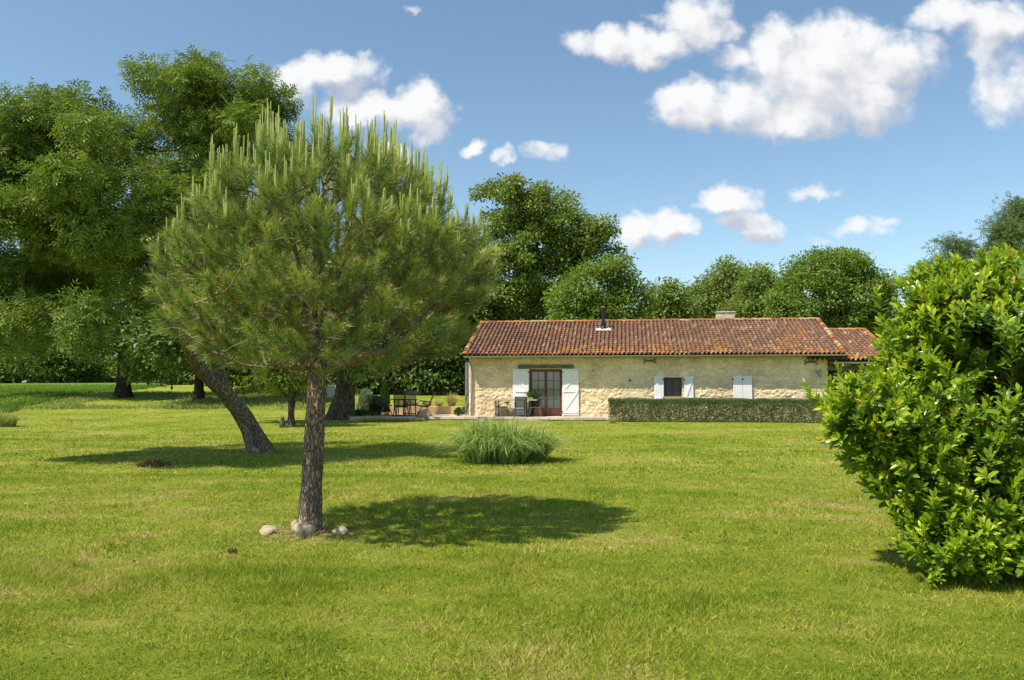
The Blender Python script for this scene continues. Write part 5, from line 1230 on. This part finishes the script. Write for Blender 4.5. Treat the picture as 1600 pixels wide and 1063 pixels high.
# dead stub of wood at the leaning trunk
q = catmull([(*W(391, 706, Y0 - .35), .10), (*W(388, 685, Y0 - .40), .075), (*W(383, 668, Y0 - .42), .05), (*W(375, 662, Y0 - .45), .02)], 6)
V, Fc = loft(q, 14, .35, 3, .2, 14.); mk('dead_stub', V, Fc, plain('bleached_wood', (.26, .21, .155), .95, var=.6, scale=14, bmp=.8), ash, smooth=True)
g = np.random.default_rng(41); n_ = 1000; c_ = G(478, 832); a = g.uniform(0, 2 * pi, n_); rr = .10 + g.exponential(.38, n_)
V, Fc = stamp(NEED_T, NEED_F, np.c_[c_[0] + np.cos(a) * rr, c_[1] + np.sin(a) * rr, g.uniform(.01, .045, n_)], nrm(g.normal(0, 1, (n_, 3)) * [1, 1, .2]), nrm(g.normal(0, .4, (n_, 3)) + [0, 0, 1]), .11, .006)
tag(mk('fallen_needles', V, Fc, leaf_mat('fallen_needles', (.26, .18, .08), (.46, .36, .19), .8, .1, 1.0, .1), attrs={'var': np.repeat(g.uniform(0, 1, n_), 3)}), 'brown fallen needles in the grass round the pine trunk', None, kind='stuff')
# heap of brown leaves
c_ = G(240, 729); g = np.random.default_rng(6); n_ = 1500; rr = np.sqrt(g.uniform(0, 1, n_)); a = g.uniform(0, 2 * pi, n_)
P_ = np.c_[c_[0] + rr * np.cos(a) * .32, c_[1] + rr * np.sin(a) * .28, .10 * (1 - rr ** 2) * g.uniform(.1, 1.1, n_) + .01]
V, Fc = stamp(LEAF_T, LEAF_F, P_, nrm(g.normal(0, 1, P_.shape) * [1, 1, .4]), nrm(g.normal(0, .6, P_.shape) + [0, 0, 1]), .07, .035)
m_dead = leaf_mat('dead_leaves', (.12, .065, .025), (.38, .24, .10), .8, .1, 1.0, .2)
tag(mk('leaf_heap', V, Fc, m_dead, None, loc=(c_[0], c_[1], 0), attrs={'var': np.repeat(g.uniform(0, 1, n_), 4)}), 'small heap of brown dead leaves in the leaning tree shade', 'leaf heap')
def cone_obj(px, py, s, lab, seed):
    c_ = G(px, py); g = np.random.default_rng(seed); q = MB(); q.tube([(-s, 0, s * .55), (-s * .4, 0, s * .6), (s * .5, 0, s * .5), (s, 0, s * .45)], [s * .25, s * .52, s * .42, s * .1], 10)
    n_ = 90; t = g.uniform(-.9, .95, n_); a = g.uniform(0, 2 * pi, n_); r_ = s * .5 * (1 - .4 * np.abs(t))
    P_ = np.c_[t * s, np.cos(a) * r_, np.sin(a) * r_ + s * .55]; V, Fc = stamp(LEAF_T, LEAF_F, P_, np.c_[np.full(n_, .5), np.cos(a), np.sin(a)], np.c_[np.ones(n_), a * 0, a * 0], s * .4, s * .34)
    V0 = np.concatenate(q.V); k = len(V0); fs = [np.array(f) for f in q.F.values()] + [Fc + k]
    return tag(mk('pine_cone', np.r_[V0, V] + np.array([c_[0], c_[1], 0]), fs, plain('cone_brown', (.20, .13, .085), .9, var=.5, scale=40), None, loc=(c_[0], c_[1], 0)), lab, 'pine cone')
cone_obj(362, 866, .045, 'open brown pine cone lying on the grass in front of the pine', 1)
cone_obj(344, 868, .022, 'smaller pine cone lying just left of the bigger cone', 2)
# garden animal ornament by the fruit tree
c_ = G(441, 668); rt = empty('garden_ornament', (c_[0], c_[1], 0), 0, 'small dark stump-like garden figure beside the fruit tree', 'garden ornament')
q = MB(); q.lathe([(.10, 0), (.12, .06), (.10, .15), (.085, .22), (.06, .27), (.075, .31), (.06, .36), (.01, .38)], (0, 0, 0), 12); q.build('body', m_stone if False else plain('dark_stone', (.10, .085, .065), .9, var=.4), rt, smooth=True)
q = MB(); q.tube([(-.03, 0, .34), (-.045, 0, .43)], [.025, .008], 6); q.build('ear', MATS.get('x', plain('dark_stone_ear', (.10, .085, .065), .9)), rt); q = MB(); q.tube([(.03, 0, .34), (.045, 0, .43)], [.025, .008], 6); q.build('ear', bpy.data.materials['dark_stone_ear'], rt)
q = MB(); q.lathe([(.13, .0), (.13, .03), (.12, .04)], (.10, .0, 0), 12); q.build('plinth', bpy.data.materials['dark_stone'], rt)
# low stone trough / wall stub far behind the trunks
c_ = at(520, 50); z = c_[2]; rt = empty('stone_trough', c_, 0, 'block-like pale stone wall stub seen between the two trunks', 'stone block')
q = MB(); q.box(-.55, .55, -.3, .3, -.1, .62); q.build('block', m_stone, rt, bevel=.04)
q = MB(); q.box(-.62, .62, -.36, .36, .622, .72); q.build('capstone', m_stone, rt, bevel=.03); q = MB(); q.box(.1, .30, -.5, -.302, -.1, .60); q.build('buttress', m_stone, rt, bevel=.03)

# ================================================================== FURNITURE
m_mesh = plain('dark_sling', (.026, .025, .025), .7, spec=.3, var=.2, scale=60)
m_teak = plain('grey_teak', (.46, .39, .28), .8, var=.35, scale=10)
m_frame = plain('anthracite_frame', (.030, .029, .030), .45, metal=.2)
def recliner(loc, rz, label, rec=.42):
    """folding sling armchair, faces local -x; w across y"""
    t = empty('folding_chair', loc, rz, label, 'chair', 'folding chairs on the terrace'); w_ = .28
    hip = np.array([.18, 0, .40]); fr = np.array([-.26, 0, .45]); top = hip + np.array([sin(rec) * .72, 0, cos(rec) * .72])
    for s in (-1, 1):
        y = s * w_; q = MB(); q.bar((-.30, y, 0), (.02, y, .66), .022, .042, up=(0, 1, 0)); q.build('leg', m_frame, t)
        q = MB(); q.bar((.34, y * .93, 0), (-.02, y * .93, .66), .022, .042, up=(0, 1, 0)); q.build('leg', m_frame, t)
        q = MB(); q.bar((-.20, y * 1.02, .67), (.30, y * 1.02, .63), .042, .026); q.build('armrest', m_frame, t)
    q = MB()
    for s in (-1, 1): q.bar(fr + [0, s * (w_ - .03), 0], hip + [.02, s * (w_ - .03), 0], .024, .040)
    q.bar(fr + [0, -w_ + .03, 0], fr + [0, w_ - .03, 0], .03, .03); q.bar((-.28, -w_, .05), (-.28, w_, .05), .02, .03); q.bar((.32, -w_ * .9, .05), (.32, w_ * .9, .05), .02, .03)
    q.build('seat_frame', m_frame, t)
    q = MB(); q.add([fr + [0, -w_ + .04, .012], fr + [0, w_ - .04, .012], hip + [0, w_ - .04, -.0], hip + [0, -w_ + .04, -.0], fr + [0, -w_ + .04, .004], fr + [0, w_ - .04, .004], hip + [0, w_ - .04, -.008], hip + [0, -w_ + .04, -.008]],
                    [(0, 1, 2, 3), (7, 6, 5, 4), (0, 4, 5, 1), (2, 6, 7, 3)]); q.build('seat', m_mesh, t)
    q = MB()
    for s in (-1, 1): q.bar(hip + [0, s * (w_ - .03), -.03], top + [0, s * (w_ - .03), 0], .024, .038, up=(0, 1, 0))
    q.bar(top + [0, -w_ + .02, 0], top + [0, w_ - .02, 0], .03, .035); q.build('back_frame', m_frame, t)
    q = MB(); d_ = nrm(top - hip); 
    for s in np.arange(.03, .70, .0135): q.bar(hip + d_ * s + [0, -w_ + .045, 0], hip + d_ * s + [0, w_ - .045, 0], .003, .0085, up=d_)
    q.build('backrest', m_mesh, t); return t
z = PZ
c_ = W(664, 650, 35.75); recliner((c_[0] - .05, 35.75, z), .0, 'black folding chair seen side-on, standing alone right of the round table', .42)
c_ = W(603, 650, 35.9); recliner((c_[0], 35.9, z), pi + .12, 'black folding chair leaning far back on the left of the round table', .62)
c_ = W(626, 650, 35.2); recliner((c_[0], 35.25, z), -pi / 2 - .05, 'black folding chair with its back to the lawn at the round table', .22)
c_ = W(640, 650, 36.9); recliner((c_[0], 36.95, z), pi / 2 + .1, 'black folding chair on the far side of the round table', .2)
c_ = W(631, 650, 36.1); t = empty('garden_table', (c_[0], 36.1, z), 0, 'dark round table among the black folding chairs', 'table')
MB().lathe([(.60, .70), (.62, .71), (.62, .73), (.60, .735), (.01, .736)], (0, 0, 0), 32).build('tabletop', m_frame, t)
for a in (.785, 2.356, 3.927, 5.498): MB().bar((.42 * cos(a), .42 * sin(a), 0), (.36 * cos(a), .36 * sin(a), .70), .04, .04).build('leg', m_frame, t)

m_tleg = plain('table_leg_metal', (.16, .15, .13), .5, metal=.2)
# long table before the french door
tx = W(799, 650, 35.1)[0]; TT_ = empty('dining_table', (tx, 35.05, z), TH, 'long weathered wooden table with grey metal legs before the french door', 'table')
q = MB()
for i in range(6): q.box(-1.16, 1.16, -.42 + i * .141, -.42 + i * .141 + .135, .700, .750)
q.build('tabletop', m_teak, TT_)
for (x, y) in ((-.62, -.34), (.62, -.34), (-.62, .34), (.62, .34)): MB().bar((x, y, 0), (x, y, .698), .05, .05).build('leg', m_tleg, TT_)
q = MB(); q.box(-.66, .66, -.36, -.32, .32, .36); q.build('stretcher', m_tleg, TT_)
def armchair(loc, rz, label):
    t = empty('garden_armchair', loc, rz, label, 'chair', 'mesh chairs at the long table'); q = MB(); w_ = .27
    for s in (-1, 1):
        for (x, zt) in ((-.24, .62), (.24, .62)): MB().bar((x * 1.05, s * w_, 0), (x, s * w_, zt), .024, .024).build('leg', m_frame, t)
        MB().bar((-.26, s * w_, .63), (.26, s * w_, .63), .035, .02).build('armrest', m_frame, t)
    MB().box(-.25, .24, -w_ + .015, w_ - .015, .40, .425).build('seat', m_mesh, t)
    q = MB(); 
    for s in (-1, 1): q.bar((.235, s * (w_ - .02), .41), (.33, s * (w_ - .02), .86), .022, .03)
    q.bar((.33, -w_ + .01, .86), (.33, w_ - .01, .86), .03, .03); q.build('back_frame', m_frame, t)
    q = MB(); 
    for s in np.arange(.05, .98, .034): q.bar((.235 + .095 * s, -w_ + .03, .41 + .45 * s), (.235 + .095 * s, w_ - .03, .41 + .45 * s), .004, .0125)
    q.build('backrest', m_mesh, t); return t
c_ = W(815, 650, 34.7); armchair((c_[0], 34.62 + .05, z), -pi / 2 - .1, 'dark mesh armchair on the lawn side of the long table, in front of the shutter')
c_ = W(783, 650, 35.4); armchair((c_[0], 35.62, z), pi / 2 + .05, 'dark mesh armchair tucked behind the long table, against the stone wall')
# plant pot on a splayed stool, and a planter on the table
c_ = W(836, 650, 35.2); st_x, st_y = c_[0], 35.15
t = empty('plant_stool', (st_x, st_y, z), TH, 'pale wooden stool with splayed legs carrying the black pot', 'stool')
MB().box(-.27, .27, -.2, .2, .385, .42).build('seat', m_teak, t, bevel=.008)
for (x, y) in ((-1, -1), (1, -1), (1, 1), (-1, 1)): MB().bar((x * .27, y * .2, 0), (x * .17, y * .13, .384), .035, .035).build('leg', m_teak, t)
t = empty('potted_plant', (st_x, st_y, z + .42), 0, 'spiky dark green plant in a black pot on the splayed stool', 'plant')
MB().lathe([(.16, .0), (.20, .02), (.235, .30), (.25, .33), (.23, .335), (.21, .30), (.01, .29)], (0, 0, 0), 20).build('pot', m_black, t, smooth=False)
def spikes(root, c, n_, h, r, w_, mat_, seed):
    g = np.random.default_rng(seed); a = g.uniform(0, 2 * pi, n_); l = g.uniform(.05, .75, n_)
    D = nrm(np.c_[np.cos(a) * l, np.sin(a) * l, np.ones(n_)]); C = np.c_[np.cos(a) * r * l + c[0], np.sin(a) * r * l + c[1], np.full(n_, c[2])]
    V, Fc = stamp(LAUR_T, LAUR_F, C, D, np.c_[-np.cos(a), -np.sin(a), l], h * g.uniform(.6, 1.1, n_), w_); mk('foliage', V, Fc, mat_, root, local=True, attrs={'var': np.repeat(g.uniform(0, 1, n_), len(LAUR_T))})
spikes(t, (0, 0, .28), 34, .55, .1, .05, m_bdark, 2)
tc_ = W(832, 620, 35.0)
t = empty('table_planter', (tc_[0] - .12, 35.06, z + .745), 0, 'small green planter of upright leaves on the right end of the long table', 'plant')
MB().box(-.19, .15, -.09, .09, 0, .085).build('pot', plain('lime_green_pot', (.22, .33, .05), .5), t, bevel=.01)
spikes(t, (-.02, 0, .07), 40, .34, .12, .035, m_bmid, 4)
